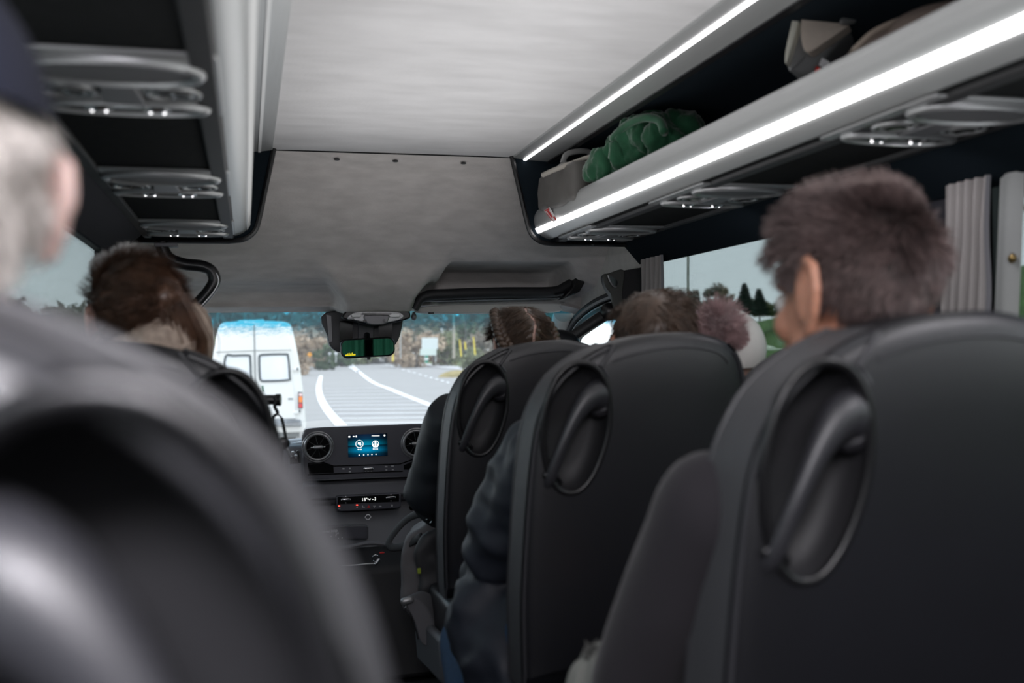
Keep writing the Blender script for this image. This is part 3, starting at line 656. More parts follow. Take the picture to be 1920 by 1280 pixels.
# spine to which the rings shrink: avoids self-crossing at large offsets
def shrink(o):
    cx = .0; out = []
    for x, z in off_outline(min(o, .03)):
        k = max(0, o-.03)
        sx, sz = (x*.35, min(z, -.16) if z > -.16 else max(z, -.60))
        d = V((sx-x, 0, sz-z)); L = d.length
        if L > 1e-6: x += d.x*min(1, k/L); z += d.z*min(1, k/L)
        out.append((x, z))
    return out
def seat_shell():
    n = len(OUTL)
    rings = [(.115,-.066),(.085,-.065),(.055,-.063),(.03,-.060),(.016,-.057),(.007,-.052),(.002,-.046),(0,-.040),(0,.0),(0,.035),(.004,.050),(.012,.062),(.03,.072),(.06,.080),(.10,.085)]
    vs = []; fs = []
    for o, y in rings:
        vs += [V((x, seat_y(y, z), z)) for x, z in shrink(o)]
    m = len(rings)
    for k in range(m-1):
        for i in range(n): fs.append((k*n+i, k*n+(i+1) % n, (k+1)*n+(i+1) % n, (k+1)*n+i))
    fs.append(tuple(range(n))); fs.append(tuple((m-1)*n+i for i in range(n-1, -1, -1)))
    bm = bmesh.new(); me = MB().add(vs, fs).mesh(); bm.from_mesh(me)
    bmesh.ops.triangulate(bm, faces=[f for f in bm.faces if len(f.verts) > 4]); bmesh.ops.recalc_face_normals(bm, faces=bm.faces)
    me2 = bpy.data.meshes.new('shell'); bm.to_mesh(me2); bm.free(); return me2
HC, HA, HB = (-.140,-.152), .066, .124      # grab recess: centre and half axes (x, z)
TILT = .10
def hp(a, b, y=-.06):     # a, b in recess units -> seat coordinates
    x, z = a*HA, b*HB
    X = HC[0] + x*math.cos(TILT) + z*math.sin(TILT); Z = HC[1] - x*math.sin(TILT) + z*math.cos(TILT)
    return V((X, seat_y(y, Z), Z))
def oval(k, s=1.0, e=2.25):
    c, sn = math.cos(k), math.sin(k)
    f = lambda q: math.copysign(abs(q)**(2/e), q)
    a, b = f(c)*s, f(sn)*s
    if b < 0: a *= 1-.18*abs(b)                      # narrower towards the bottom
    return a, b
def make_seat():
    t = thing('coach_seat', 'x', 'seat', (0,0,0), 'black leather coach seats')
    me = seat_shell()
    n = 44
    cut = MB(); rng = []
    for s, y in ((1.0,-.13),(1.0,-.055),(.96,-.035),(.86,-.018),(.6,-.010)):
        rng.append([hp(*oval(2*PI*i/n, s), y) for i in range(n)])
    vs = [p for r in rng for p in r]; fs = [(k*n+i, k*n+(i+1) % n, (k+1)*n+(i+1) % n, (k+1)*n+i) for k in range(4) for i in range(n)]
    fs += [tuple(range(n-1, -1, -1)), tuple(4*n+i for i in range(n))]
    cut.add(vs, fs)
    cm = cut.mesh(); bm = bmesh.new(); bm.from_mesh(cm); bmesh.ops.recalc_face_normals(bm, faces=bm.faces); bm.to_mesh(cm); bm.free()
    co = bpy.data.objects.new('cut', cm); so = bpy.data.objects.new('sh', me); C.objects.link(co); C.objects.link(so)
    bmod = so.modifiers.new('b', 'BOOLEAN'); bmod.operation = 'DIFFERENCE'; bmod.solver = 'EXACT'; bmod.object = co
    dg = bpy.context.evaluated_depsgraph_get(); dg.update()
    res = bpy.data.meshes.new_from_object(so.evaluated_get(dg)); bpy.data.objects.remove(so); bpy.data.objects.remove(co)
    res.materials.clear()
    obj('backrest', res, M['leather'], t, local=True, smooth=40)
    o0 = OUTL
    # grey fabric edge panel on both sides, from the bottom up over the shoulder
    def strip(i0, i1, nm):
        vs = []; fs = []; idx = list(range(i0, i1+1)); A_ = off_outline(-.0025)
        for i in idx:
            x, z = A_[i]
            for y in (-.047,-.02,.01,.045): vs.append(V((x, seat_y(y, z), z)))
        for k in range(len(idx)-1):
            for j in range(3): fs.append((k*4+j, k*4+j+1, (k+1)*4+j+1, (k+1)*4+j))
        return obj(nm, MB().add(vs, fs), M['gusset'], t, local=True, smooth=180)
    strip(0, 38, 'edge_panel'); strip(56, len(OUTL)-1, 'edge_panel')
    B_ = off_outline(.004); C_ = off_outline(-.001)
    obj('piping', MB().tube([V((x, seat_y(-.0505, z), z)) for x, z in B_[:39]] + [V((HC[0]+.045+.03*k/4-.005, seat_y(-.062, -.03-.012*k), -.026-.010*k)) for k in range(1, 4)], .0042, 7), M['piping'], t, local=True)
    obj('piping', MB().tube([V((x, seat_y(.046, z), z)) for x, z in C_[:39]], .004, 7), M['piping'], t, local=True)
    obj('piping', MB().tube([V((x, seat_y(-.0505, z), z)) for x, z in B_[58:]], .0042, 7), M['piping'], t, local=True)
    # seam under the headrest
    D_ = off_outline(.030)
    obj('seam', MB().tube([V((x, seat_y(-.0605, z), z)) for x, z in D_[37:60]], .0022, 6), M['piping'], t, local=True)
    # recess bezel and grab handle
    obj('recess_bezel', MB().tube([hp(*oval(2*PI*i/n, 1.0), -.0615) for i in range(n)], .0062, 8, closed=True, up=(0,1,0)), M['plastic'], t, local=True, smooth=180)
    n2 = 30
    bowl = MB(); rg = [[hp(*oval(2*PI*i/n2, s), y) for i in range(n2)] for s, y in ((.99,-.056),(.95,-.036),(.85,-.0185),(.58,-.0105))]
    bowl.add([p for r in rg for p in r], [(k*n2+i, k*n2+(i+1) % n2, (k+1)*n2+(i+1) % n2, (k+1)*n2+i) for k in range(3) for i in range(n2)] + [tuple(3*n2+i for i in range(n2))])
    obj('recess_bowl', bowl, M['matte'], t, local=True, smooth=60)
    pth = spline([hp(*q, y) for q, y in (((1.0,.40),-.024),((.74,.53),-.038),((.34,.47),-.053),((-.02,.22),-.064),((-.32,-.15),-.070),((-.50,-.50),-.067),((-.60,-.78),-.060),((-.62,-.93),-.046))], 5)
    L_ = len(pth); rs = [lerp(.039, .0128, smooth(0, .60, i/(L_-1))) for i in range(L_)]
    h = obj('grab_handle', MB().tube(pth, rs, 14, asp=.85, up=(0,1,0)), mat('handle_plastic', (.022,.022,.026), .44, spec=.6), t, local=True, smooth=180)
    obj('handle_foot', MB().cap(hp(-.72,-.74,-.058), .009, hp(-.28,-.84,-.050), .007), M['plastic'], h, local=True)
    obj('handle_tip', MB().tube(spline([hp(-.78,-.70,-.066), hp(-.60,-.68,-.071), hp(-.42,-.74,-.068), hp(-.28,-.82,-.058)], 4), .0022, 6), M['chrome'], h, local=True)
    # cushion, base
    cz = -.72
    cush = MB()
    for k in range(1): cush.cap((-.12,.12,cz-.06), .10, (.12,.12,cz-.06), .10); cush.cap((-.14,.48,cz-.06), .085, (.14,.48,cz-.06), .085); cush.box((0,.30,cz-.06), (.44,.40,.17))
    me = remesh(cush, .014, 8)
    obj('seat_cushion', me, M['leather'], t, local=True, smooth=180)
    obj('seat_base', MB().box((0,.30,-1.02), (.36,.40,.36)), M['matte'], t, local=True, bevel=.02)
    obj('side_cover', MB().prism([(-.245,.06,-.90),(-.245,.08,-.78),(-.245,.34,-.80),(-.245,.50,-.86),(-.245,.46,-.95)], (.03,0,0)), M['dash'], t, local=True, bevel=.012)
    return t
S0 = make_seat()
def mirror_tree(o):        # mirrored copy with its own mirrored meshes
    c = copy_tree(o)
    def rec(a):
        for ch in kids(a):
            me = ch.data.copy(); me.transform(Matrix.Scale(-1, 4, (1,0,0))); me.flip_normals(); ch.data = me; rec(ch)
    rec(c); return c
SEATS = {}
def place(key, o, x, y, z, lab, rz=0):
    o.location = (x, y, z); o.rotation_euler.z = rz; o['label'] = lab; WL[o.name] = V((x, y, z)); SEATS[key] = o
SL = mirror_tree(S0)
place('A', S0, .738, 2.60, .000, 'black leather seat furthest forward of the right-hand row, in front of the girl\'s braids')
def seatcopy(k, src, *a): o = copy_tree(src); place(k, o, *a)
seatcopy('B', S0, .738, 1.83, .003, 'black leather seat in the middle of the right-hand row, behind the dark wavy hair')
seatcopy('C', S0, .750, 1.03, .010, 'large black leather seat at bottom right with a grab recess, behind the boy')
seatcopy('D', S0, 1.175, 1.83, -.01, 'black leather seat by the right window, behind the furry pompom')
seatcopy('E', SL, -.165, 1.72, .005, 'dark leather seat at the left in front of the hanging belt, behind the brown-haired woman')
place('F', SL, -.170, .400, .019, 'very blurred black leather seat filling the lower left of the view', math.radians(-8))
# ================================================================== people
SKIN = {'pale': mat('pale_skin', (.55,.36,.30), .55, sstint=1), 'warm': mat('warm_skin', (.52,.25,.165), .5, sstint=1, var=.1, vscale=30), 'rosy': mat('rosy_skin', (.56,.40,.36), .55, sstint=1)}
def headrot(yaw, pitch=0, roll=0): return Matrix.Rotation(yaw, 3, 'Z') @ Matrix.Rotation(pitch, 3, 'X') @ Matrix.Rotation(roll, 3, 'Y')
SK = ((0,-.012,.028), (.076,.096,.088))        # skull ellipsoid, head coordinates (x right, y forward, z up)
def add_head(mb, c, R, k, ear=.72):
    def p(x, y, z): return V(c) + R @ V((x*k, y*k, z*k))
    def e(cc, r, M2=None, nu=20, nv=14): mb.ell(p(*cc), tuple(q*k for q in r), nu, nv, R if M2 is None else R @ M2)
    e(SK[0], SK[1], None, 28, 20)
    e((0,.030,-.025), (.060,.062,.078)); e((0,.048,-.075), (.040,.040,.034))        # face, jaw
    e((0,.078,-.096), (.018,.014,.015))                                             # chin
    e((0,.078,.022), (.046,.018,.014))                                              # brow
    for s in (-1, 1):
        e((s*.034,.066,-.030), (.024,.022,.024))                                    # cheeks
        e((s*.052,.020,-.065), (.016,.034,.026))                                    # jaw corners
    mb.cap(p(0,.088,.008), .009*k, p(0,.108,-.030), .013*k)                         # nose
    for s in (-1, 1): e((s*.012,.100,-.034), (.008,.010,.007))
    e((0,.093,-.055), (.024,.010,.006)); e((0,.091,-.067), (.020,.010,.007))        # lips
    for s in (-1, 1):                                                               # ears: rim, lobe, plate
        T = [(-.004,.030),(.010,.037),(-.002-.018,.038),(-.030,.024),(-.032,.002),(-.022,-.016),(-.010,-.028)]
        pts = [(s*(.076+(.003+.020*(-y_/.03))*ear+.004*ear), y_*1.2*ear-.004, z_*1.25*ear-.010) for y_, z_ in ((.006,.022),(.000,.034),(-.014,.039),(-.027,.030),(-.030,.010),(-.022,-.010),(-.010,-.026),(.000,-.030))]
        for a, b in zip(pts, pts[1:]): mb.cap(p(*a), .0070*k*ear, p(*b), .0070*k*ear, 8)
        e((s*(.076+.014*ear),-.004-.010*ear,-.004), (.006,.020*ear,.036*ear)); e((s*.078,-.002,-.024), (.007,.010*ear,.010*ear))
def add_hand(mb, w, d, up, k, side):       # wrist, finger direction, back-of-hand normal
    d = V(d).normalized(); up = V(up); up = (up - d*up.dot(d)).normalized(); sd = d.cross(up)*side
    c = V(w)
    for q in (-.5, 0, .5): mb.cap(c + sd*q*.05*k, .020*k, c + d*.085*k + sd*q*.062*k, .0145*k)
    for q, L in ((-.033,.070),(-.011,.080),(.011,.075),(.033,.058)):
        a = c + d*.088*k + sd*q*k; b = a + (d*.9 - up*.25)*L*.5*k; e = b + (d*.55 - up*.8)*L*.5*k
        mb.cap(a, .0090*k, b, .0082*k, 10); mb.cap(b, .0082*k, e, .0070*k, 10)
    a = c + d*.02*k - sd*.03*k; b = a + (d*.6 - sd*.8)*.038*k; e = b + (d*.9 - up*.3)*.032*k
    mb.cap(a, .012*k, b, .0105*k, 10); mb.cap(b, .0105*k, e, .0085*k, 10)
def wrinkle(me, amp, sc, seed, stretch=(1,1,1)):
    me.update()
    o = V((seed*3.1, seed*1.7, seed*.9))
    def f(p):
        q = V((p.x*stretch[0], p.y*stretch[1], p.z*stretch[2]))*sc + o
        r = 1-abs(noise.noise(q))*2.2
        return amp*(r*.7 + .5*noise.noise(q*2.3))
    displace(me, f)
# strands of hair as thin tapered three-sided ribbons
def strands(mb, c, R, k, n, mask, flow, length, rad, seed, seg=4, curl=0, grow=1.0, lift=0.0, shell=(1,1,1), clump=(45,.3)):
    rg = random.Random(seed); c = V(c); cnt = 0; tries = 0
    while cnt < n and tries < n*30:
        tries += 1
        d = V((rg.gauss(0,1), rg.gauss(0,1), rg.gauss(0,1)))
        if d.length < .1: continue
        d.normalize()
        q = V((SK[0][0]+d.x*SK[1][0]*shell[0]*grow, SK[0][1]+d.y*SK[1][1]*shell[1]*grow, SK[0][2]+d.z*SK[1][2]*shell[2]*grow))
        if not mask(q, d): continue
        nr = V((d.x/SK[1][0], d.y/SK[1][1], d.z/SK[1][2])).normalized()
        L = length(q, d)*(.8+.4*rg.random()); pts = [q]; p = q.copy(); ph = rg.random()*6.3
        clumpv = noise.noise_vector(q*clump[0])*clump[1]; L *= 1+clumpv.x*.5
        for s in range(seg):
            f = flow(p, d, nr, s/seg) + clumpv + V((rg.gauss(0,.07), rg.gauss(0,.07), rg.gauss(0,.07)))
            if curl: f += V((math.sin(ph+s*1.6+q.z*60), math.cos(ph+s*1.6+q.x*60), math.sin(s*1.3+ph))) * curl
            p = p + f.normalized()*L/seg; 
            e = V(((p.x-SK[0][0])/SK[1][0], (p.y-SK[0][1])/SK[1][1], (p.z-SK[0][2])/SK[1][2]))
            if e.length < 1.03+lift: p = V(SK[0]) + V((e.x*SK[1][0], e.y*SK[1][1], e.z*SK[1][2]))/e.length*(1.03+lift)
            pts.append(p)
        W = [c + R @ (q_*k) for q_ in pts]
        mb.tube(W, [rad*k*(1-.75*i/seg) for i in range(seg+1)], 3, caps=False); cnt += 1
    return mb
def scalp(mb, c, R, k, mask, f=1.035, nu=64, nv=48, disp=None):
    c = V(c); vs = {}; idx = {}
    pts = []; fs = []
    for j in range(nv+1):
        for i in range(nu):
            a = 2*PI*i/nu; b = PI*j/nv
            d = V((math.cos(a)*math.sin(b), math.sin(a)*math.sin(b), math.cos(b)))
            g = f + (disp(d) if disp else 0)
            pts.append(V((SK[0][0]+d.x*SK[1][0]*g, SK[0][1]+d.y*SK[1][1]*g, SK[0][2]+d.z*SK[1][2]*g)))
    def ok(i):
        q = pts[i]; d = V(((q.x-SK[0][0])/SK[1][0], (q.y-SK[0][1])/SK[1][1], (q.z-SK[0][2])/SK[1][2])).normalized()
        return mask(q, d)
    for j in range(nv):
        for i in range(nu):
            q = (j*nu+i, j*nu+(i+1) % nu, (j+1)*nu+(i+1) % nu, (j+1)*nu+i)
            if all(ok(z) for z in q): fs.append(q)
    return mb.add([c + R @ (p*k) for p in pts], fs)
def hairmask(q, d, nape=-.062):     # short back-and-sides hairline around the ears
    x, y, z = q
    if y > .030 and z < .052 + (y-.03)*.35: return False            # forehead, temples
    if y > -.012 and z < .018 and abs(x) > .03: return False         # in front of and around the ears
    if y > -.035 and z < -.012 and abs(x) > .03: return False
    return z > nape
def person(label, seat, hc, k=1.0, skin='warm', hyaw=0, hpitch=0, hroll=0, lean=0, arms=None, jacket=None, trousers=None, wrk=.006, shz=-.245, shx=.185, voxel=.006, ear=.72):
    sx, sy = seat; Y0 = sy+.085
    hc = V(hc); R = headrot(hyaw, hpitch, hroll)
    t = thing('person', label, 'person', (sx, Y0+.12, -.72))
    hip = V((sx, Y0+.13, -.62)); nb = V((lerp(sx, hc.x, .55)+0, min(hc.y-.03, Y0+.15), hc.z-.165*k)); ch = V((lerp(sx, nb.x, .6), Y0+.12, lerp(hip.z, nb.z, .62)))
    sh = {s: V((lerp(sx, hc.x, .35)+s*shx*k, nb.y-.005, hc.z+shz*k)) for s in (-1, 1)}
    arms = arms or {}
    A = {}
    for s in (-1, 1):
        el, wr = arms.get(s, (sh[s]+V((s*.05,.05,-.28*k)), sh[s]+V((-s*.05,.30*k,-.33*k))))
        A[s] = (sh[s], V(el), V(wr))
    kn = {s: V((sx+s*.10, Y0+.13+.42*k, -.64)) for s in (-1, 1)}; an = {s: V((sx+s*.10, Y0+.13+.40*k, -1.13)) for s in (-1, 1)}
    b = MB()
    add_head(b, hc, R, k, ear)
    b.cap(hc + R @ V((0,-.020*k,-.05*k)), .056*k, nb, .060*k)
    b.cap(nb, .06*k, ch, .11*k); b.cap(ch+V((-.05,0,.03)), .11*k, ch+V((.05,0,.03)), .11*k); b.cap(ch, .12*k, hip, .13*k)
    for s in (-1, 1):
        b.cap(nb+V((s*.03,0,-.02)), .045*k, A[s][0], .05*k)
        b.cap(A[s][0], .048*k, A[s][1], .040*k); b.cap(A[s][1], .040*k, A[s][2], .027*k)
        dirn = (A[s][2]-A[s][1]).normalized()
        add_hand(b, A[s][2]+dirn*.02, dirn+V((0,.3,-.3)), V((-s*.3,0,1)), k, s)
        h = hip+V((s*.09,0,0)); b.cap(h, .085*k, kn[s], .06*k); b.cap(kn[s], .055*k, an[s], .038*k); b.cap(an[s]+V((0,-.02,-.03)), .035, an[s]+V((0,.14,-.045)), .028)
    body = obj('body', remesh(b, voxel, 3), SKIN[skin], t, smooth=180)
    for s in (-1, 1):
        ec = hc + R @ V((s*.031*k,.079*k,-.002*k))
        eb = obj('eye', MB().ell(ec, .0125*k, 14, 10), mat('eye_white', (.7,.68,.66), .2), t, smooth=180)
        obj('iris', MB().ell(ec + R @ V((0,.0085*k,0)), .0055*k, 10, 8), mat('iris', (.03,.015,.01), .2), eb, smooth=180)
    if jacket:
        j = MB(); g = jacket.get('g', .022)
        j.cap(nb+V((0,0,-.015)), .058*k+g*.6, ch, .115*k+g); j.cap(ch+V((-.06,0,.04)), .105*k+g, ch+V((.06,0,.04)), .105*k+g); j.cap(ch, .125*k+g, hip+V((0,0,.02)), .135*k+g)
        for s in (-1, 1):
            j.cap(nb+V((s*.03,0,-.03)), .05*k+g*.5, A[s][0], .052*k+g*.8)
            j.cap(A[s][0], .054*k+g, A[s][1], .046*k+g); j.cap(A[s][1], .046*k+g, A[s][2], .034*k+g*.7)
        for ex in jacket.get('extra', []): j.cap(*ex)
        me = remesh(j, .011, 6)
        wrinkle(me, wrk, jacket.get('sc', 9), jacket.get('seed', 1), jacket.get('st', (1,1,1)))
        obj('jacket' if jacket.get('name') is None else jacket['name'], me, jacket['m'], t, smooth=180)
    tr = MB()
    tr.cap(hip+V((-.06,0,-.01)), .135*k, hip+V((.06,0,-.01)), .135*k)
    for s in (-1, 1):
        tr.cap(hip+V((s*.09,0,0)), .103*k, kn[s], .075*k); tr.cap(kn[s], .072*k, an[s]+V((0,0,.02)), .056*k)
    me = remesh(tr, .013, 5); wrinkle(me, .004, 12, 5)
    obj('trousers', me, trousers or M['matte'], t, smooth=180)
    for s in (-1, 1):
        sm = MB(); sm.cap(an[s]+V((0,-.03,-.025)), .046, an[s]+V((0,.15,-.04)), .038); sm.box(an[s]+V((0,.06,-.07)), (.085,.27,.02))
        obj('shoe', remesh(sm, .012, 4), M['matte'], t, smooth=180)
    return t, hc, R, body
# ---------------- boy behind the big right seat
MB_ = mat('purple_black_sweater', (.012,.010,.0135), .9, sheen=.12, bump=.5, bscale=300)
hairboy = mat('dark_brown_hair', (.125,.088,.083), .42, spec=.5, var=.35, vscale=40)
t, hc, R, _ = person('boy with short dark brown hair in a dark sweater, seen from behind at right', (.750, 1.03), (.770, 1.150, .063), 1.08, 'warm', hyaw=math.radians(15), hpitch=math.radians(-3),
    arms={-1: ((.495,1.24,-.44), (.60,1.46,-.50))}, jacket=dict(m=MB_, g=.016, name='sweater', seed=3, sc=7, st=(1,1,.5)), trousers=mat('dark_trousers', (.015,.016,.022), .8), voxel=.0045, shx=.19, ear=1.0)
wh = V((.030,-.085,.075))            # crown whorl
def fl_boy(p, d, nr, s):
    r = p-wh; r = r - nr*r.dot(nr); r = r.normalized() if r.length > 1e-4 else V((0,1,0))
    sw = nr.cross(r)*.25
    up = smooth(-.03, .11, p.z)
    return r*.62 + sw*.5 + nr*(.22+.62*up) + V((0,.05,-.30*(1-up)))
def ln_boy(q, d): return lerp(.018, .040, smooth(-.03, .095, q.z))*lerp(.85, 1.1, smooth(-.09,.05,q.y))
b = MB(); scalp(b, hc, R, 1.08, hairmask, 1.05)
obj('hair_base', b, mat('dark_roots', (.022,.016,.015), .7), t, smooth=180, fixn=False); b = MB()
strands(b, hc, R, 1.08, 9500, hairmask, fl_boy, ln_boy, .00135, 11, seg=3, grow=1.0, clump=(30,.50))
obj('hair', b, hairboy, t, smooth=180, fixn=False)
# ---------------- person with dark wavy hair in a navy jacket
JN = mat('navy_padded_jacket', (.012,.015,.024), .62, spec=.5, bump=.1, bscale=300)
hairB = mat('wavy_dark_hair', (.065,.040,.027), .38, spec=.5, var=.5, vscale=30)
jeans = mat('blue_jeans', (.012,.055,.13), .85, bump=.6, bscale=700, var=.2, vscale=80)
t, hc, R, _ = person('person with short wavy dark hair wearing a navy padded jacket and blue jeans', (.70, 1.83), (.862, 2.035, .002), 1.0, 'warm', hyaw=math.radians(-8), hpitch=math.radians(-6),
    arms={-1: ((.545,2.17,-.45), (.60,2.47,-.58))}, jacket=dict(m=JN, g=.034, seed=7, sc=8, st=(1,1,1.4), extra=[((.615,2.05,-.20),.075,(.555,2.15,-.38),.085), ((.53,2.18,-.60),.11,(.58,2.05,-.74),.13), ((.55,2.12,-.85),.09,(.60,2.08,-.80),.1), ((.56,2.30,-.56),.085,(.64,2.45,-.60),.07)]), trousers=jeans, wrk=.017, shx=.145)
th = obj('jeans_hip', remesh(MB().cap((.52,2.16,-.78),.105,(.53,2.42,-.72),.085), .012, 5), jeans, t, smooth=180)
def hm_full(q, d): return q.z > -.07 and not (q.y > .035 and q.z < .045)
def fl_wavy(p, d, nr, s):
    r = p-V((-.01,-.07,.08)); r = r - nr*r.dot(nr); r = r.normalized() if r.length > 1e-4 else V((0,1,0))
    return r*.8 + nr*(.28 if s < .4 else -.05) + V((0,0,-.35)) + noise.noise_vector(p*22)*.55
b = MB(); scalp(b, hc, R, 1.0, hm_full, 1.07)
strands(b, hc, R, 1.0, 5200, hm_full, fl_wavy, lambda q, d: .062, .0013, 5, seg=5, curl=.35, lift=.04, clump=(20,.95))
obj('hair', b, hairB, t, smooth=180, fixn=False)
# ---------------- girl with two braids
JB = mat('black_padded_jacket', (.009,.011,.015), .6, spec=.4)
hairG = mat('brown_hair', (.06,.036,.023), .38, spec=.5, var=.4, vscale=60)
t, hc, R, _ = person('girl with brown hair parted into two braids, in a black jacket, behind the front seat', (.738, 2.60), (.782, 2.86, .012), .98, 'pale', hyaw=math.radians(14), hpitch=math.radians(-10),
    arms={-1: ((.528,2.95,-.42), (.60,3.12,-.52))}, jacket=dict(m=JB, g=.03, seed=2, sc=9, extra=[((.575,2.86,-.25),.072,(.532,2.94,-.41),.085)]), wrk=.008, trousers=mat('black_leggings', (.012,.012,.014), .8), shz=-.22)
def part_x(z, y): return .006*math.sin(y*70+z*50)
def hm_girl(q, d): return hm_full(q, d) and abs(q.x - part_x(q.z, q.y)) > .0032
def fl_girl(p, d, nr, s):
    sgn = 1 if p.x > 0 else -1
    tq = V((sgn*.085, -.045 + .25*(p.y+.02), -.01 + .35*p.z)) - p; tq = tq - nr*tq.dot(nr)
    return (tq.normalized() if tq.length > 1e-4 else V((0,-1,0)))*1.0 + nr*.05 + V((0,0,-.12))
b = MB(); scalp(b, hc, R, .98, lambda q, d: hm_full(q, d) and abs(q.x-part_x(q.z,q.y)) > .0026, 1.035, 160, 60, disp=lambda d: .012*math.sin(d.z*26+abs(d.x)*8))
strands(b, hc, R, .98, 4200, hm_girl, fl_girl, lambda q, d: .060, .0010, 9, seg=5, lift=.02)
hg = obj('hair', b, hairG, t, smooth=180, fixn=False)
def braid(mb, pts, r, per):
    cen = spline(pts, 14); n = len(cen)
    for s in range(3):
        path = []; rs = []
        for i, p in enumerate(cen):
            tq = (cen[min(n-1,i+1)]-cen[max(0,i-1)]).normalized(); x = tq.cross(V((0,-1,.3))).normalized(); y = tq.cross(x)
            a = 2*PI*(i/per + s/3); path.append(p + x*math.sin(a)*r*.95 + y*math.sin(2*a)*r*.55); rs.append(r*(.82-.1*math.cos(2*a))*lerp(1,.7,i/n))
        mb.tube(path, rs, 8)
def hpnt(c, R, k, x, y, z): return V(c) + R @ V((x*k, y*k, z*k))
for s in (-1, 1):
    mb = MB(); braid(mb, [hpnt(hc, R, .98, *q) for q in ((s*.036,.045,.108),(s*.062,.000,.095),(s*.081,-.040,.062),(s*.086,-.062,.020),(s*.078,-.080,-.025),(s*.072,-.088,-.075),(s*.085,-.080,-.14),(s*.10,-.05,-.24))], .0135, 15)
    obj('braid', mb, hairG, t, smooth=180)
# ---------------- child in a white hat with a furry pompom, by the right window
t, hc, R, _ = person('person in a white knitted hat with a dusty pink fur pompom by the right window', (1.175, 1.83), (1.065, 2.12, -.035), .95, 'pale', shx=.15, arms={1: ((1.30,2.12,-.42),(1.24,2.3,-.5))}, hyaw=math.radians(30), hpitch=math.radians(-8),
    jacket=dict(m=mat('grey_coat', (.10,.10,.11), .8), g=.03, seed=9), shz=-.21)
hat = MB(); scalp(hat, hc, R, .95, lambda q, d: q.z > -.03, 1.17, 64, 48, disp=lambda d: .008*math.sin(math.atan2(d.y, d.x)*40))
hm_ = obj('knitted_hat', hat, mat('white_wool', (.68,.67,.63), .9, bump=.5, bscale=250), t, smooth=180, fixn=False)
pc = P(1347, 610, 2.03)
fur = MB(); fur.ell(pc, (.026,.024,.026), 16, 12); fur.ell(pc+V((.030,0,-.026)), (.028,.024,.020), 16, 12); rg = random.Random(4)
for i in range(3600):
    d = V((rg.gauss(0,1), rg.gauss(0,1), rg.gauss(0,1))).normalized(); lo = i % 3 == 0
    a = pc + (V((.030+d.x*.026, d.y*.022, -.026+d.z*.018)) if lo else d*.024); L = .016 if lo else .022+.024*rg.random()
    mid = a + d*L*.6; e = mid + (d + V((0,0,-.5 if lo else -.1)) + V((rg.gauss(0,.3), rg.gauss(0,.3), rg.gauss(0,.3)))).normalized()*L*.6
    fur.tube([a, mid, e], [.0009,.0007,.0002], 3, caps=False)
obj('fur_pompom', fur, mat('dusty_pink_fur', (.42,.27,.27), .8, var=.35, vscale=30, sheen=.3), hm_, smooth=180, fixn=False)
# ---------------- woman at the left
hairW = mat('chestnut_hair', (.12,.062,.038), .36, spec=.5, var=.5, vscale=40)
t, hc, R, _ = person('woman with brown tied-back hair and a chunky beige knit snood at the left', (-.165, 1.72), (-.200, 1.965, .070), .94, 'pale', shx=.155, arms={-1: ((-.305,1.99,-.42),(-.26,2.2,-.5))}, hyaw=math.radians(20), hpitch=math.radians(-4),
    jacket=dict(m=mat('brown_coat', (.06,.045,.04), .8), g=.03, seed=12), trousers=mat('dark_denim', (.02,.025,.04), .8))
bun = V((.028,-.098,.030))
def fl_w(p, d, nr, s):
    tq = bun-p; tq = tq - nr*tq.dot(nr)
    return (tq.normalized() if tq.length > .004 else V((0,-1,0))) + nr*.08
b = MB(); scalp(b, hc, R, .94, hm_full, 1.05)
strands(b, hc, R, .94, 3800, hm_full, fl_w, lambda q, d: .07, .0011, 21, seg=5, lift=.035)
bc = V(hc) + R @ bun; rg = random.Random(8)
b.ell(bc+V((0,-.01,0)), (.030,.026,.032), 14, 10)
for i in range(420):
    a = rg.random()*6.28; rr0 = .012+.022*rg.random(); tl = rg.gauss(0,.3)
    pts = [bc + V((math.cos(a+q*.6)*rr0, -.012+rg.gauss(0,.006)-.012*math.sin(q), math.sin(a+q*.6)*rr0+tl*.01)) for q in range(5)]
    b.tube(pts, [.0011]*5, 3, caps=False)
for i in range(500):            # loose tail falling to the right
    x = rg.gauss(0, .016); y = rg.gauss(0, .008)
    pts = [bc+V((.01+x*.6, -.01+y, .01)), bc+V((.020+x, -.012+y, -.03)), bc+V((.036+x*1.1, .0+y, -.075)), bc+V((.040+x, .01+y, -.11))]
    b.tube(pts, [.0012,.0012,.001,.0004], 3, caps=False)
obj('hair', b, hairW, t, smooth=180, fixn=False)
cc = V((-.175, 1.955, -.006))
kn_ = MB()
kn_.grid(lambda s, v: cc + V((math.cos(s*2*PI)*(.080+.032*math.cos(v*2*PI)), math.sin(s*2*PI)*(.080+.032*math.cos(v*2*PI)), .062*math.sin(v*2*PI)+.040*math.cos(s*2*PI))) , 90, 36)
me = kn_.mesh(); displace(me, lambda p: .006*abs(math.sin(math.atan2(p.y-cc.y, p.x-cc.x)*26 + 3*math.sin(p.z*110)))+.004*noise.noise(p*90))
obj('snood', me, mat('beige_chunky_wool', (.42,.33,.27), .95, bump=.8, bscale=160, var=.25, vscale=90), t, smooth=180)
em = MB(); 
for i in range(2600):
    d = V((rg.gauss(0,1), rg.gauss(0,1), rg.gauss(0,1))).normalized(); c0 = P(198,504,2.0) if i % 2 else P(236,486,2.0)
    a = c0 + d*.016; em.tube([a, a+d*.012+V((rg.gauss(0,.004), rg.gauss(0,.004), rg.gauss(0,.004)))], [.0012,.0004], 3, caps=False)
em.ell(P(198,504,2.0), .019, 14, 10); em.ell(P(236,486,2.0), .019, 14, 10); em.tube([P(198,504,2.0), P(236,486,2.0), P(262,492,2.0)], .007, 8)
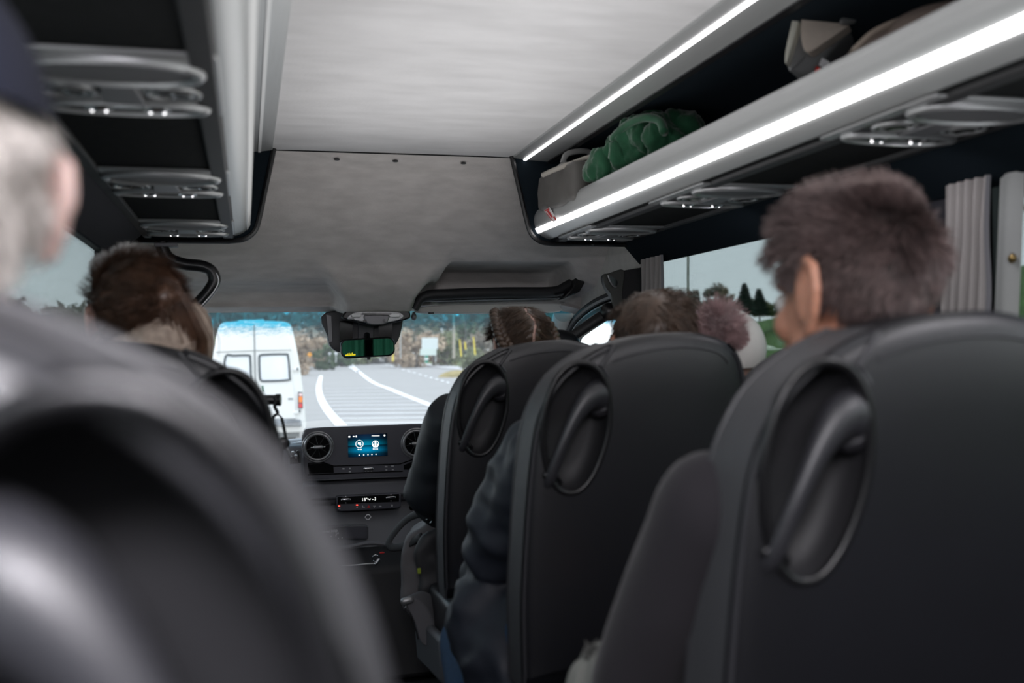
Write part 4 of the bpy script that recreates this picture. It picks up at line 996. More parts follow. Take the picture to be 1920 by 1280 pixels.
obj('fluffy_headband', em, mat('white_fluff', (.62,.60,.58), .9), t, smooth=180, fixn=False)
# ---------------- elderly man in the near left seat
t, hc, R, _ = person('elderly white-haired man in a dark navy knitted hat, very blurred at the left edge', (-.145, .47), (-.205, .640, .098), 1.08, 'rosy', shx=.125, arms={-1: ((-.29,.66,-.42),(-.26,.9,-.5))}, hyaw=math.radians(12),
    jacket=dict(m=mat('grey_wool_coat', (.05,.05,.06), .85), g=.03, seed=14))
bn = MB(); scalp(bn, hc, R, 1.08, lambda q, d: q.z > .040 + .12*q.y, 1.17, 64, 48, disp=lambda d: .010*math.sin(math.atan2(d.y, d.x)*36))
obj('knitted_hat', bn, mat('navy_wool', (.008,.010,.024), .95, bump=.5, bscale=200), t, smooth=180, fixn=False)
b = MB(); scalp(b, hc, R, 1.08, lambda q, d: q.z > -.055 and not (q.y > .01 and q.z < .03), 1.05)
strands(b, hc, R, 1.08, 2600, lambda q, d: -.06 < q.z < .06 and q.y < .015, lambda p, d, nr, s: V((0,-.2,-1))+nr*.35, lambda q, d: .03, .0011, 31, seg=3)
obj('hair', b, mat('white_hair', (.62,.58,.54), .6), t, smooth=180, fixn=False)
# ================================================================== loose things inside
# green fleece bundled in the rack
fl = MB()
for c_, r_ in ((P(1150,315,2.86),(.06,.07,.035)), (P(1190,290,2.78),(.075,.075,.050)), (P(1228,268,2.68),(.08,.08,.060)), (P(1258,255,2.60),(.06,.06,.045))): fl.ell(c_, r_, 20, 14)
me = remesh(fl, .006, 4)
wrinkle(me, .038, 10, 4, (1,1,.8)); me.update(); wrinkle(me, .018, 20, 6, (1,1,.6)); me.update(); wrinkle(me, .006, 45, 7)
gf = thing('green_blanket', 'dark green fleece blanket bundled up in the right luggage rack', 'blanket', tuple(P(1200,300,2.75)))
obj('fleece', me, mat('green_fleece', (.007,.065,.027), .95, sheen=.35, bump=.6, bscale=350, var=.2, vscale=30), gf, smooth=180)
hem = spline([P(u,v,Y)+V((-.05,0,.0)) for u, v, Y in ((1178,262,2.74),(1205,236,2.66),(1240,222,2.56),(1268,228,2.50),(1278,250,2.46))], 6)
obj('hem', MB().tube(hem, .012, 8), bpy.data.materials['green_fleece'], gf, smooth=180)
# grey bag with pale piping
gb = thing('storage_bag', 'grey soft bag with a pale rim at the front end of the right luggage rack', 'bag', tuple(P(1075,350,3.15)))
bag = MB(); bag.box(P(1080,352,3.15), (.19,.26,.12)); bag.box(P(1105,350,3.05), (.20,.24,.12))
me = remesh(bag, .010, 14); wrinkle(me, .006, 9, 8)
obj('bag_body', me, mat('grey_nylon', (.085,.08,.075), .55, bump=.2, bscale=200), gb, smooth=180)
obj('rim', MB().tube(spline([P(u,v,Y) for u, v, Y in ((1018,328,3.08),(1040,318,3.02),(1075,305,2.98),(1100,296,2.95),(1130,290,2.92))], 6), .008, 8), mat('pale_rim', (.30,.28,.25), .6), gb)
obj('carry_loop', MB().tube(spline([P(u,v,3.1) for u, v in ((1055,306),(1062,290),(1080,284),(1102,284),(1108,292))], 6), .006, 8, asp=1.6), mat('grey_strap', (.22,.22,.22), .7), gb)
# beige and grey rucksack hanging over the lip, nearer the camera
bb = thing('rucksack', 'beige and grey rucksack with red and white tags in the right luggage rack', 'bag', tuple(P(1540,80,1.85)))
me = remesh(MB().prism(spline([P(u,v,1.86) for u, v in ((1500,-20),(1492,30),(1478,80),(1473,110),(1478,132),(1500,138),(1525,136),(1560,90),(1600,50),(1620,-20))], 5, closed=True), (.10,.10,.0)), .008, 5)
obj('dark_base', me, mat('grey_bag_fabric', (.20,.205,.21), .6), bb, smooth=180)
def pnl(nm, uv, Y, m, d=(.03,.03,0), bv=.006): return obj(nm, MB().prism(spline([P(u,v,Y) for u, v in uv], 4, closed=True), d), m, bb, bevel=bv, smooth=60)
pnl('beige_panel', ((1506,-20),(1503,30),(1502,70),(1513,98),(1545,80),(1588,50),(1594,42),(1572,30),(1568,-20)), 1.83, mat('beige_canvas', (.62,.54,.47), .75, var=.08, vscale=20))
pnl('edge_piping', ((1496,-20),(1487,30),(1473,95),(1473,120),(1480,100),(1497,40),(1505,-20)), 1.84, mat('pale_piping', (.7,.7,.62), .6))
pnl('buckle', ((1484,126),(1508,102),(1511,104),(1486,130)), 1.82, M['silver'], (.004,.01,0), .002)
tg = MB(); tg.add([P(1531,124,1.815),P(1549,133,1.815),P(1541,141,1.815),P(1526,136,1.815)], [(0,1,2,3)])
obj('red_tag', tg, mat('bright_red_tag', (.75,.03,.02), .5), bb, smooth=0)
obj('white_tag', MB().add([P(1541,108,1.815),P(1556,116,1.815),P(1550,130,1.815),P(1535,122,1.815)], [(0,1,2,3)]), mat('white_tag', (.7,.7,.72), .5), bb, smooth=0)
obj('red_patch', MB().prism([P(u,v,1.80) for u, v in ((1571,-6),(1584,0),(1581,10),(1572,9))], (.01,.01,0)), bpy.data.materials['bright_red_tag'], bb)
pnl('steel_band', ((1575,38),(1600,20),(1650,2),(1665,-15),(1690,-15),(1640,20),(1600,40)), 1.80, M['silver'], (.01,.02,0), .002)
hb2 = thing('tan_bag', 'dark tan bag lying behind the bright light strip at the top right of the rack', 'bag', tuple(P(1680,80,1.7)))
me = remesh(MB().ell(P(1690,118,1.62), (.10,.15,.065)).ell(P(1750,82,1.55), (.10,.14,.065)), .012, 6)
obj('bag_body', me, mat('tan_nylon', (.13,.10,.085), .7), hb2, smooth=180)
obj('top_seam', MB().tube(spline([P(u,v,1.56) for u, v in ((1600,96),(1640,60),(1700,34),(1760,22))], 5), .006, 8), mat('tan_trim', (.3,.25,.21), .6), hb2)
# rucksack on the girl's knees with a strap loop
bp_ = thing('backpack', 'black and grey backpack with a strap loop held beside the front right seat', 'backpack', tuple(P(790,1080,3.08)))
bk = MB(); 
bk.prism(spline([P(u,v,3.04) for u, v in ((812,960),(800,985),(775,1000),(757,1015),(752,1060),(750,1110),(757,1150),(790,1165),(850,1180),(880,1000))], 4, closed=True), (.05,.18,0))
me = remesh(bk, .010, 10); wrinkle(me, .006, 10, 15)
obj('pack_body', me, mat('grey_pack_nylon', (.13,.125,.13), .7, bump=.2, bscale=300), bp_, smooth=180)
bk = MB().prism(spline([P(u,v,2.98) for u, v in ((800,1000),(782,1015),(776,1040),(784,1100),(800,1150),(850,1170),(860,990))], 4, closed=True), (.03,.06,0))
me = remesh(bk, .009, 8); wrinkle(me, .008, 12, 16)
obj('front_pocket', me, mat('black_pack_nylon', (.035,.035,.038), .6), bp_, smooth=180)
obj('strap', MB().tube(spline([P(u,v,Y) for u, v, Y in ((806,968,3.0),(790,962,3.05),(765,972,3.1),(742,995,3.12),(729,1016,3.12),(736,1026,3.1),(760,1022,3.06),(790,1005,3.0))], 6), .013, 8, asp=.35, up=(0,1,0)), mat('black_strap', (.018,.018,.02), .7), bp_, smooth=180)
obj('strap_buckle', MB().ring(P(806,974,2.97), .010, .002, (0.4,1,0), 4, 6), M['chrome'], bp_)
obj('lime_tag', MB().box(P(786,1070,2.965), (.010,.006,.016)), mat('lime_tag', (.30,.38,.03), .6), bp_, bevel=.001)
# chrome-edged lever cover low down beside the front right seat
lv = thing('seat_lever', 'curved grey lever cover with a bright chrome edge low beside the backpack', 'lever', tuple(P(785,1170,2.9)))
obj('cover', MB().prism(spline([P(u,v,2.88) for u, v in ((757,1122),(775,1120),(800,1140),(815,1172),(822,1200),(800,1212),(786,1200),(778,1170),(766,1145))], 4, closed=True), (.05,.06,0)), mat('lever_grey', (.14,.14,.15), .4), lv, bevel=.006)
obj('chrome_edge', MB().tube(spline([P(u,v,2.865) for u, v in ((760,1138),(770,1152),(779,1175),(785,1198))], 5), .0035, 8), M['chrome'], lv)
obj('tip', MB().cap(P(757,1127,2.87), .010, P(770,1124,2.87), .010), M['silver'], lv)
obj('lever_stalk', MB().box(P(812,1165,2.90), (.014,.02,.045)), M['alu_dark'], lv, bevel=.003)
# grey ribbed knit hat beside the boy's elbow
kh = thing('knitted_cap', 'grey ribbed knit cap with a frayed top held by the boy at the bottom edge', 'hat', tuple(P(1110,1255,1.34)))
c0 = P(1110,1290,1.34)
kb = MB(); kb.grid(lambda s, v: c0 + V((math.cos(s*2*PI)*(.036*math.cos(v*1.35)+.004*math.cos(s*44)), math.sin(s*2*PI)*(.034*math.cos(v*1.35)+.004*math.cos(s*44)), .062*math.sin(v*PI/2)-.01 + .012*math.cos(s*2*PI))), 110, 16)
obj('ribbed_body', kb, mat('grey_rib_knit', (.17,.175,.16), .95, bump=.6, bscale=250), kh, smooth=180)
fz = MB(); rg = random.Random(5)
for i in range(70):
    a = c0+V((rg.gauss(.012,.010), rg.gauss(0,.008), .046)); fz.tube([a, a+V((rg.gauss(.004,.004), 0, .009)), a+V((rg.gauss(.008,.01), rg.gauss(0,.005), .017))], [.0016,.0013,.0005], 4, caps=False)
obj('frayed_top', fz, mat('dark_yarn', (.10,.10,.095), .95), kh, fixn=False)
# ================================================================== curtains on the right windows
def curtain(lab, y0, y1, z0, z1, tie, amp=.012, n=7, flare=.05, gather=.25):
    t = thing('curtain', lab, 'curtain', (XR-.03, (y0+y1)/2, z1), 'grey pleated window curtains')
    def f(s, v):
        z = lerp(z1, z0, v); w = 1-gather*math.exp(-((z-tie)/.10)**2) if tie else 1
        y = lerp(y1, y0, .5+(s-.5)*w) + (.0 if not tie else 0) - flare*v*0
        x = XR-.035 + amp*math.sin(s*n*2*PI+.6*math.sin(v*3))*(.8+.5*v) + .004*noise.noise(V((s*9, v*5, y0)))
        return V((x, y + flare*v, z))
    obj('cloth', MB().grid(f, 100, 24), M['curtain'], t, smooth=180)
    obj('hem_band', MB().grid(lambda s, v: f(.985+.03*s, v)+V((-.004,0,0)), 3, 24), M['dashlight'], t, smooth=180)
    return t
curtain('grey pleated curtain gathered at the front end of the right window, beside the belt anchor', 3.16, 3.36, -.28, .318, 0, .010, 5, .02)
curtain('pale grey pleated curtain with a gathered top, right of the boy\'s hair', 1.60, 1.735, -.28, .318, .23, .012, 5, .055, .12)
curtain('sliver of pale curtain between the boy\'s neck and the seat at the right', 1.885, 1.96, -.28, .05, 0, .008, 3, -.02)
cs = thing('curtain_stud', 'small brass stud on the pale window frame strip at the far right', 'stud', tuple(PX(1897,484,1.395)))
obj('stud_head', MB().ell(PX(1897,484,1.392), (.006,.008,.008), 14, 10).disc(PX(1897,484,1.398), .010, (1,0,0), 16, .004), mat('brass', (.35,.24,.10), .3, metal=1), cs)
struct('trim_7', MB().grid(lambda s, v: V((1.398+.004*math.cos(s*PI*2), lerp(1.535, 1.598, s)+.055*v, lerp(.316, -.28, v))), 12, 4), mat('pale_frame_strip', (.36,.37,.36), .6), smooth=180, fixn=False)
# ================================================================== outside
asph = mat('pale_asphalt', (.315,.305,.29), .85, var=.06, vscale=.8, spec=.3)
grassm = mat('verge_grass', (.15,.20,.06), .95, var=.35, vscale=1.2)
road = struct('road', MB().grid(lambda s, t: V((lerp(-250, 300, s), lerp(-60, 700, t), ZG)), 4, 4), asph, smooth=0, fixn=False)
wl = mat('white_road_paint', (.85,.85,.85), .7)
wl2 = mat('worn_road_paint', (.62,.62,.61), .8)
def G(u, v, dz=0): p = PZ(u, v, ZG+dz); return p
def stripe(mb, uv, w, dz=.012):
    pts = [G(u, v) for u, v in uv]; pts = spline(pts, 8); n = len(pts); vs = []
    for i, p in enumerate(pts):
        a = pts[max(0, i-1)]; b = pts[min(n-1, i+1)]; tq = (b-a).normalized(); nr = V((tq.y, -tq.x, 0))
        vs += [p - nr*w/2 + V((0,0,dz)), p + nr*w/2 + V((0,0,dz))]
    mb.add(vs, [(2*i, 2*i+1, 2*i+3, 2*i+2) for i in range(n-1)])
mk = MB()
stripe(mk, ((602,704),(598,722),(600,742),(612,766),(634,792),(668,826),(720,870)), .30)
stripe(mk, ((660,684),(688,709),(735,731),(800,757),(840,774),(930,812)), .30)
stripe(mk, ((648,683),(660,690),(672,697)), .35)
obj('edge_lines', mk, wl, road, smooth=0, fixn=False)
hz = MB()
def left_u(v): 
    L_ = ((704,602),(722,599),(742,601),(766,613),(792,635),(826,669),(870,720))
    for (a, b), (c_, d_) in zip(L_, L_[1:]):
        if a <= v <= c_: return lerp(b, d_, (v-a)/(c_-a))
    return 700
def right_u(v): return lerp(688, 840, (v-709)/(774-709)) if v < 774 else lerp(840, 930, (v-774)/38)
for v, w in ((729,.5),(735,.5),(741,.5),(747.5,.5),(754,.5),(761,.5),(768.5,.5),(776.5,.5),(785,.5),(794,.5),(804,.5),(815,.5)):
    a, b_ = left_u(v)+8, right_u(v-3)-8
    p, q = G(a, v), G(b_, v-2.0); tq = (q-p).normalized(); nr = V((-tq.y, tq.x, 0))*w*.4; up = V((0,0,.012))
    hz.add([p-nr+up, q-nr+up, q+nr+up, p+nr+up], [(0,1,2,3)])
obj('hatching', hz, wl2, road, smooth=0, fixn=False)
dm = MB()
for k in range(12):
    u = 722+k*10.5; v = 683+k*3.0
    p = G(u, v); q = G(u+5, v+1.5); up = V((0,0,.012)); d_ = V((.12,.4,0)); dm.add([p-d_+up, q-d_+up, q+d_+up, p+d_+up], [(0,1,2,3)])
obj('dotted_line', dm, wl, road, smooth=0, fixn=False)
pave = mat('pale_footpath', (.42,.41,.40), .85)
struct('footpath', MB().prism([G(700,672), G(760,682), G(840,692.5), G(1000,708), G(1100,712), G(1100,692), G(1000,696), G(840,686), G(760,677.5), G(704,670)][::1], (0,0,.12)), pave, smooth=0)
struct('verge', MB().prism([G(704,670), G(760,678), G(840,686.5), G(1000,697), G(1300,697), G(1100,667.5), G(1000,666.5), G(700,667.2)], (0,0,.16)), grassm, smooth=0)
struct('verge', MB().prism([G(300,690), G(560,679), G(590,674.5), G(640,669.5), G(560,668.6), G(300,672)], (0,0,.16)), grassm, smooth=0)
struct('verge', MB().ell(G(858,706)+V((0,0,-.3)), (1.6,2.2,.8), 20, 10), mat('dry_grass', (.30,.24,.10), .95, var=.3, vscale=2))
struct('verge', MB().box((-45, 150, ZG), (70, 260, .16)), grassm, smooth=0)
# field and bank to the right of the bus
field = mat('field_grass', (.10,.19,.035), .95, var=.25, vscale=.5)
struct('field', MB().grid(lambda s, t: V((max(7, .40*lerp(-40, 130, t)) + 150*s, lerp(-40, 130, t), ZG + .02 + 5.2*smooth(0, .14, s) + 1.5*s)), 40, 20), field, smooth=180, fixn=False)
# ---------- trees
LEAF = {'bare': mat('bare_twigs', (.30,.26,.21), .95, var=.3, vscale=.6), 'tan': mat('russet_twigs', (.42,.33,.24), .95, var=.3, vscale=.6), 'green': mat('evergreen_leaves', (.10,.14,.075), .9, var=.4, vscale=.7),
        'olive': mat('olive_leaves', (.22,.24,.13), .9, var=.3, vscale=.7), 'conifer': mat('conifer_needles', (.020,.045,.026), .9, var=.3, vscale=.8)}
TR = mat('grey_trunk', (.22,.19,.16), .9)
def tree(lab, base, h, w, kind, group, n=900, seed=0, bare=False, name='tree', leaf=None):
    t = thing(name, lab, 'tree' if name == 'tree' else 'bush', tuple(base), group); rg = random.Random(seed); base = V(base)
    tk = MB(); tk.tube([base-V((0,0,.4)), base+V((w*.02,0,h*.4)), base+V((0,0,h*.8))], [w*.04, w*.03, w*.008], 8)
    lf = MB(); q = leaf or max(.14, w*.07)
    if bare:
        def br(p, d, L, r, lv):
            e = p + d*L; m_ = p.lerp(e, .5)+V((rg.gauss(0,.05), rg.gauss(0,.05), rg.gauss(0,.03)))*L
            (tk if lv < 2 else lf).tube([p, m_, e], [r, r*.8, r*.55], 5 if lv < 2 else 3, caps=False)
            if lv < 5:
                for k in range(3 if lv < 3 else 2):
                    nd = (d + V((rg.gauss(0,.55), rg.gauss(0,.55), rg.gauss(.12,.35)))).normalized(); br(e if k else m_, nd, L*rg.uniform(.62,.82), r*.55, lv+1)
        for k in range(4): br(base+V((0,0,h*(.18+.09*k))), V((rg.gauss(0,.5), rg.gauss(0,.5), 1)).normalized(), h*.24, w*.02, 0)
    else:
        blobs = [(V((rg.gauss(0,.22)*w, rg.gauss(0,.2)*w, h*rg.uniform(.10,.85))), w*rg.uniform(.18,.34)) for _ in range(9)]
        for i in range(n):
            if kind == 'conifer':
                z = rg.random()**1.3; rr_ = w*.5*(1-z)*(.55+.45*abs(math.sin(z*24)))+.05; a = rg.random()*6.283; r_ = rr_*math.sqrt(rg.random())
                c = base + V((math.cos(a)*r_, math.sin(a)*r_, h*(.06+.94*z)))
            else:
                bc_, br_ = blobs[i % 9]; d = V((rg.gauss(0,1), rg.gauss(0,1), rg.gauss(0,1))).normalized()*br_*rg.random()**.4
                c = base + bc_ + V((d.x, d.y, d.z*h/w*.7)); c.z = max(c.z, base.z+.05)
            a = V((rg.gauss(0,1), rg.gauss(0,1), rg.gauss(0,1))).normalized(); b_ = a.cross(V((rg.gauss(0,1), rg.gauss(0,1), rg.gauss(0,1)))).normalized()
            lf.add([c-a*q-b_*q*.5, c+a*q-b_*q*.5, c+b_*q], [(0,1,2)])
    obj('trunk', tk, TR, t, smooth=180); obj('twigs' if kind in ('bare','tan') else 'foliage', lf, LEAF[kind], t, smooth=0, fixn=False)
    return t
def gt(lab, u, vb, Y, hpx, wpx, kind, group, **k):
    p = P(u, vb, Y); p.z = ZG if Y > 40 and vb > 660 else p.z
    s = Y/F/.966*1.04; return tree(lab, p, hpx*s, wpx*s, kind, group, **k)
g1 = 'roadside trees beyond the windscreen'
specs = [
 ('misty grey-green tree at the far left edge of the windscreen', 385,668,110,62,60,'olive'), ('pale bare tree directly left of the white van', 412,668,118,58,50,'bare'),
 ('dark tree hidden behind the white van roof', 470,668,130,80,90,'green'), ('grey tree showing over the right side of the white van roof', 540,668,125,74,70,'bare'),
 ('russet bush between the white van and the orange sign', 566,671,95,66,46,'tan'), ('tan leafless tree behind the orange sign', 590,669,130,62,44,'tan'),
 ('dark green tree left of the mirror housing', 612,668,120,52,40,'green'), ('small dark green bush low on the horizon left of the mirror', 640,667,150,36,52,'green'),
 ('olive tree beyond the end of the road, under the mirror', 690,667,170,34,50,'olive'),
 ('brown hedge tree just right of the mirror housing', 752,668,135,64,50,'tan'), ('wide brown leafless tree left of the road sign', 780,668,125,72,70,'tan'),
 ('russet leafless tree rising behind the blank road sign', 812,668,130,76,60,'tan'), ('grey-green tree between the road sign and the utility pole', 838,667,128,68,46,'olive'),
 ('dark evergreen tree behind the utility poles', 866,667,140,78,58,'green'), ('grey bare tree left of the girl\'s braid', 893,667,135,62,44,'bare'),
 ('bright olive bush at the foot of the yellow posts', 890,676,85,44,50,'olive'), ('bare brown tree hidden behind the girl\'s braids', 960,667,130,64,70,'bare')]
for i, (lab, u, vb, Y, hp_, wp_, kd) in enumerate(specs): gt(lab, u, vb, Y, hp_, wp_, kd, g1, seed=i+1, n=750)
# broad hazy woods at the very back
wd = MB(); rg = random.Random(3)
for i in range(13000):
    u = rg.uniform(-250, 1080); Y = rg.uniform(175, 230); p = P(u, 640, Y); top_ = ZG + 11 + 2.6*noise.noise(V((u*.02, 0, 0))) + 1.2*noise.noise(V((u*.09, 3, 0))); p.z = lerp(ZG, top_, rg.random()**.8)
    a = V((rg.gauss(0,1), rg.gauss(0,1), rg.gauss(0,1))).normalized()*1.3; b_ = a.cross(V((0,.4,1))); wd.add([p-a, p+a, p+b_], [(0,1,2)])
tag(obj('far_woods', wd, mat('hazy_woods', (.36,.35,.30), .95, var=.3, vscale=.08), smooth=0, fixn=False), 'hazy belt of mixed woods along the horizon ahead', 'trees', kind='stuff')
g2 = 'trees seen through the right window'
def wt(lab, u, vb, hpx, wpx, kind, Y=62, **k):
    p = P(u, vb, Y); s = Y/F*1.08; return tree(lab, p, hpx*s, wpx*s, kind, g2, **k)
wt('grey bare tree right of the green pole in the side window', 1300, 592, 52, 50, 'bare', seed=31, n=500)
wt('low leafless tree in the middle of the side window', 1330, 592, 62, 54, 'bare', seed=32, n=600)
wt('pale twiggy tree above the fur pompom', 1362, 590, 56, 40, 'tan', seed=33, n=420)
wt('tall dark conifer in the side window by the boy\'s cheek', 1397, 590, 58, 44, 'conifer', seed=34, n=1500, leaf=.16)
wt('second dark conifer half hidden by the boy\'s face', 1424, 592, 50, 44, 'conifer', seed=35, n=1200, leaf=.16)
wt('olive hedge tree at the left of the side window', 1272, 594, 40, 46, 'olive', seed=36, n=500)
hd = MB(); rg = random.Random(13)
for i in range(2600):
    u = rg.uniform(1230, 1470); p = P(u, 592, 66+rg.random()*4); p.z += rg.random()*1.0*(1+noise.noise(V((u*.05,0,0))))
    a = V((rg.gauss(0,1), rg.gauss(0,1), rg.gauss(0,1))).normalized()*.22; wd_ = a.cross(V((.3,.4,1))); hd.add([p-a, p+a, p+wd_], [(0,1,2)])
tag(obj('field_hedge', hd, LEAF['olive'], smooth=0, fixn=False), 'dull green hedge along the far edge of the green field', 'hedge', kind='stuff')
tree('bare branching tree close outside the far right window', (9.6, 9.6, -1.2), 7.5, 4.6, 'bare', g2, seed=41, bare=True)
tree('big leafless tree further off behind the far right window', (20, 19, -.2), 10, 7, 'bare', g2, seed=44, bare=True)
# ---------- poles, signs
def pole(lab, u, v0, v1, Y, rpx, col, name='utility_pole', cat='pole', cross=False, lean=0):
    a = P(u, v0, Y); b_ = P(u+lean, v1, Y); s = Y/F; t = thing(name, lab, cat, tuple(a))
    obj('shaft', MB().tube([a, b_], [rpx*s, rpx*s*.8], 10), mat(name+'_paint', col, .7), t)
    obj('shaft_cap', MB().ell(b_, (rpx*s, rpx*s, rpx*s), 10, 6), mat('cap_paint', tuple(c*.7 for c in col), .7), t)
    return t
pole('pale timber utility pole between the road sign and the braided girl', 851, 672, 566, 95, 2.6, (.34,.31,.25))
pole('thin dark utility pole right of the pale one', 873, 672, 550, 105, 1.6, (.06,.06,.06))
pole('slim grey lamp post just right of the mirror', 751, 672, 600, 120, 1.3, (.40,.40,.38), 'lamp_post')
pole('pale slim post left of the white van', 398, 672, 598, 100, 1.5, (.5,.5,.48), 'lamp_post')
pole('weathered green pole seen in the right side window', 1290, 905, 380, 13, 2.9, (.11,.13,.06))
for lab, u, v0, v1, ln in (('yellow marker post beside the mirror\'s right end', 737,677,655,-1), ('leaning yellow post left of the three by the braid', 865,668,637,-3), ('short yellow hazard post in the middle by the braid', 873,655,641,-1), ('tallest yellow post next to the girl\'s braid', 891,665,632,-3)):
    pole(lab, u, v0, v1, 62, 1.5, (.75,.60,.06), 'marker_post', 'post', lean=ln)
def board(name, lab, u0, v0, u1, v1, Y, col, legs, cat='sign', shape=None):
    t = thing(name, lab, cat, tuple(P((u0+u1)/2, 680, Y)))
    obj('panel', MB().prism([P(u0,v0,Y), P(u1,v0,Y), P(u1,v1,Y), P(u0,v1,Y)] if not shape else shape, (0,.06,0)), mat(name+'_face', col, .6), t)
    for u in legs: obj('leg', MB().tube([P(u, v1, Y+.05), P(u, 679, Y+.05)], 1.3*Y/F, 8), mat('sign_leg', (.4,.42,.4), .6), t)
    return t
rs = board('road_sign', 'pale blank two-panel road sign on legs at the right verge', 791, 633, 821, 654, 78, (.62,.68,.68), (797,817))
obj('lower_panel', MB().prism([P(788,654,77.8), P(818,654,77.8), P(818,666,77.8), P(788,666,77.8)], (0,.06,0)), mat('road_sign_lower', (.60,.68,.64), .6), rs)
bo = thing('bollard', 'small green and white bollard under the road sign', 'bollard', tuple(P(800,680,76)))
obj('post', MB().tube([P(800,680,76), P(800,666,76)], .13, 12), mat('bollard_green', (.01,.22,.14), .5), bo)
obj('white_band', MB().tube([P(800,674.5,76), P(800,671,76)], .145, 12), mat('bollard_white', (.8,.8,.8), .5), bo)
ob = board('warning_sign', 'orange diamond warning sign beyond the white van on the left', 576, 660, 585, 669, 100, (.85,.36,.02), (), shape=[P(580.5,659.5,100), P(585.5,664.5,100), P(580.5,669.5,100), P(575.5,664.5,100)])
obj('post', MB().tube([P(580.5,669,100.1), P(580.5,677,100.1)], .05, 8), TR, ob)
for u, l in ((618,'small white sign farther left near the horizon, left of the mirror'), (630,'small white sign farther right near the horizon, by the mirror corner')):
    board('small_sign', l, u-2.5, 660, u+2.5, 664, 120, (.8,.82,.85), (u,))
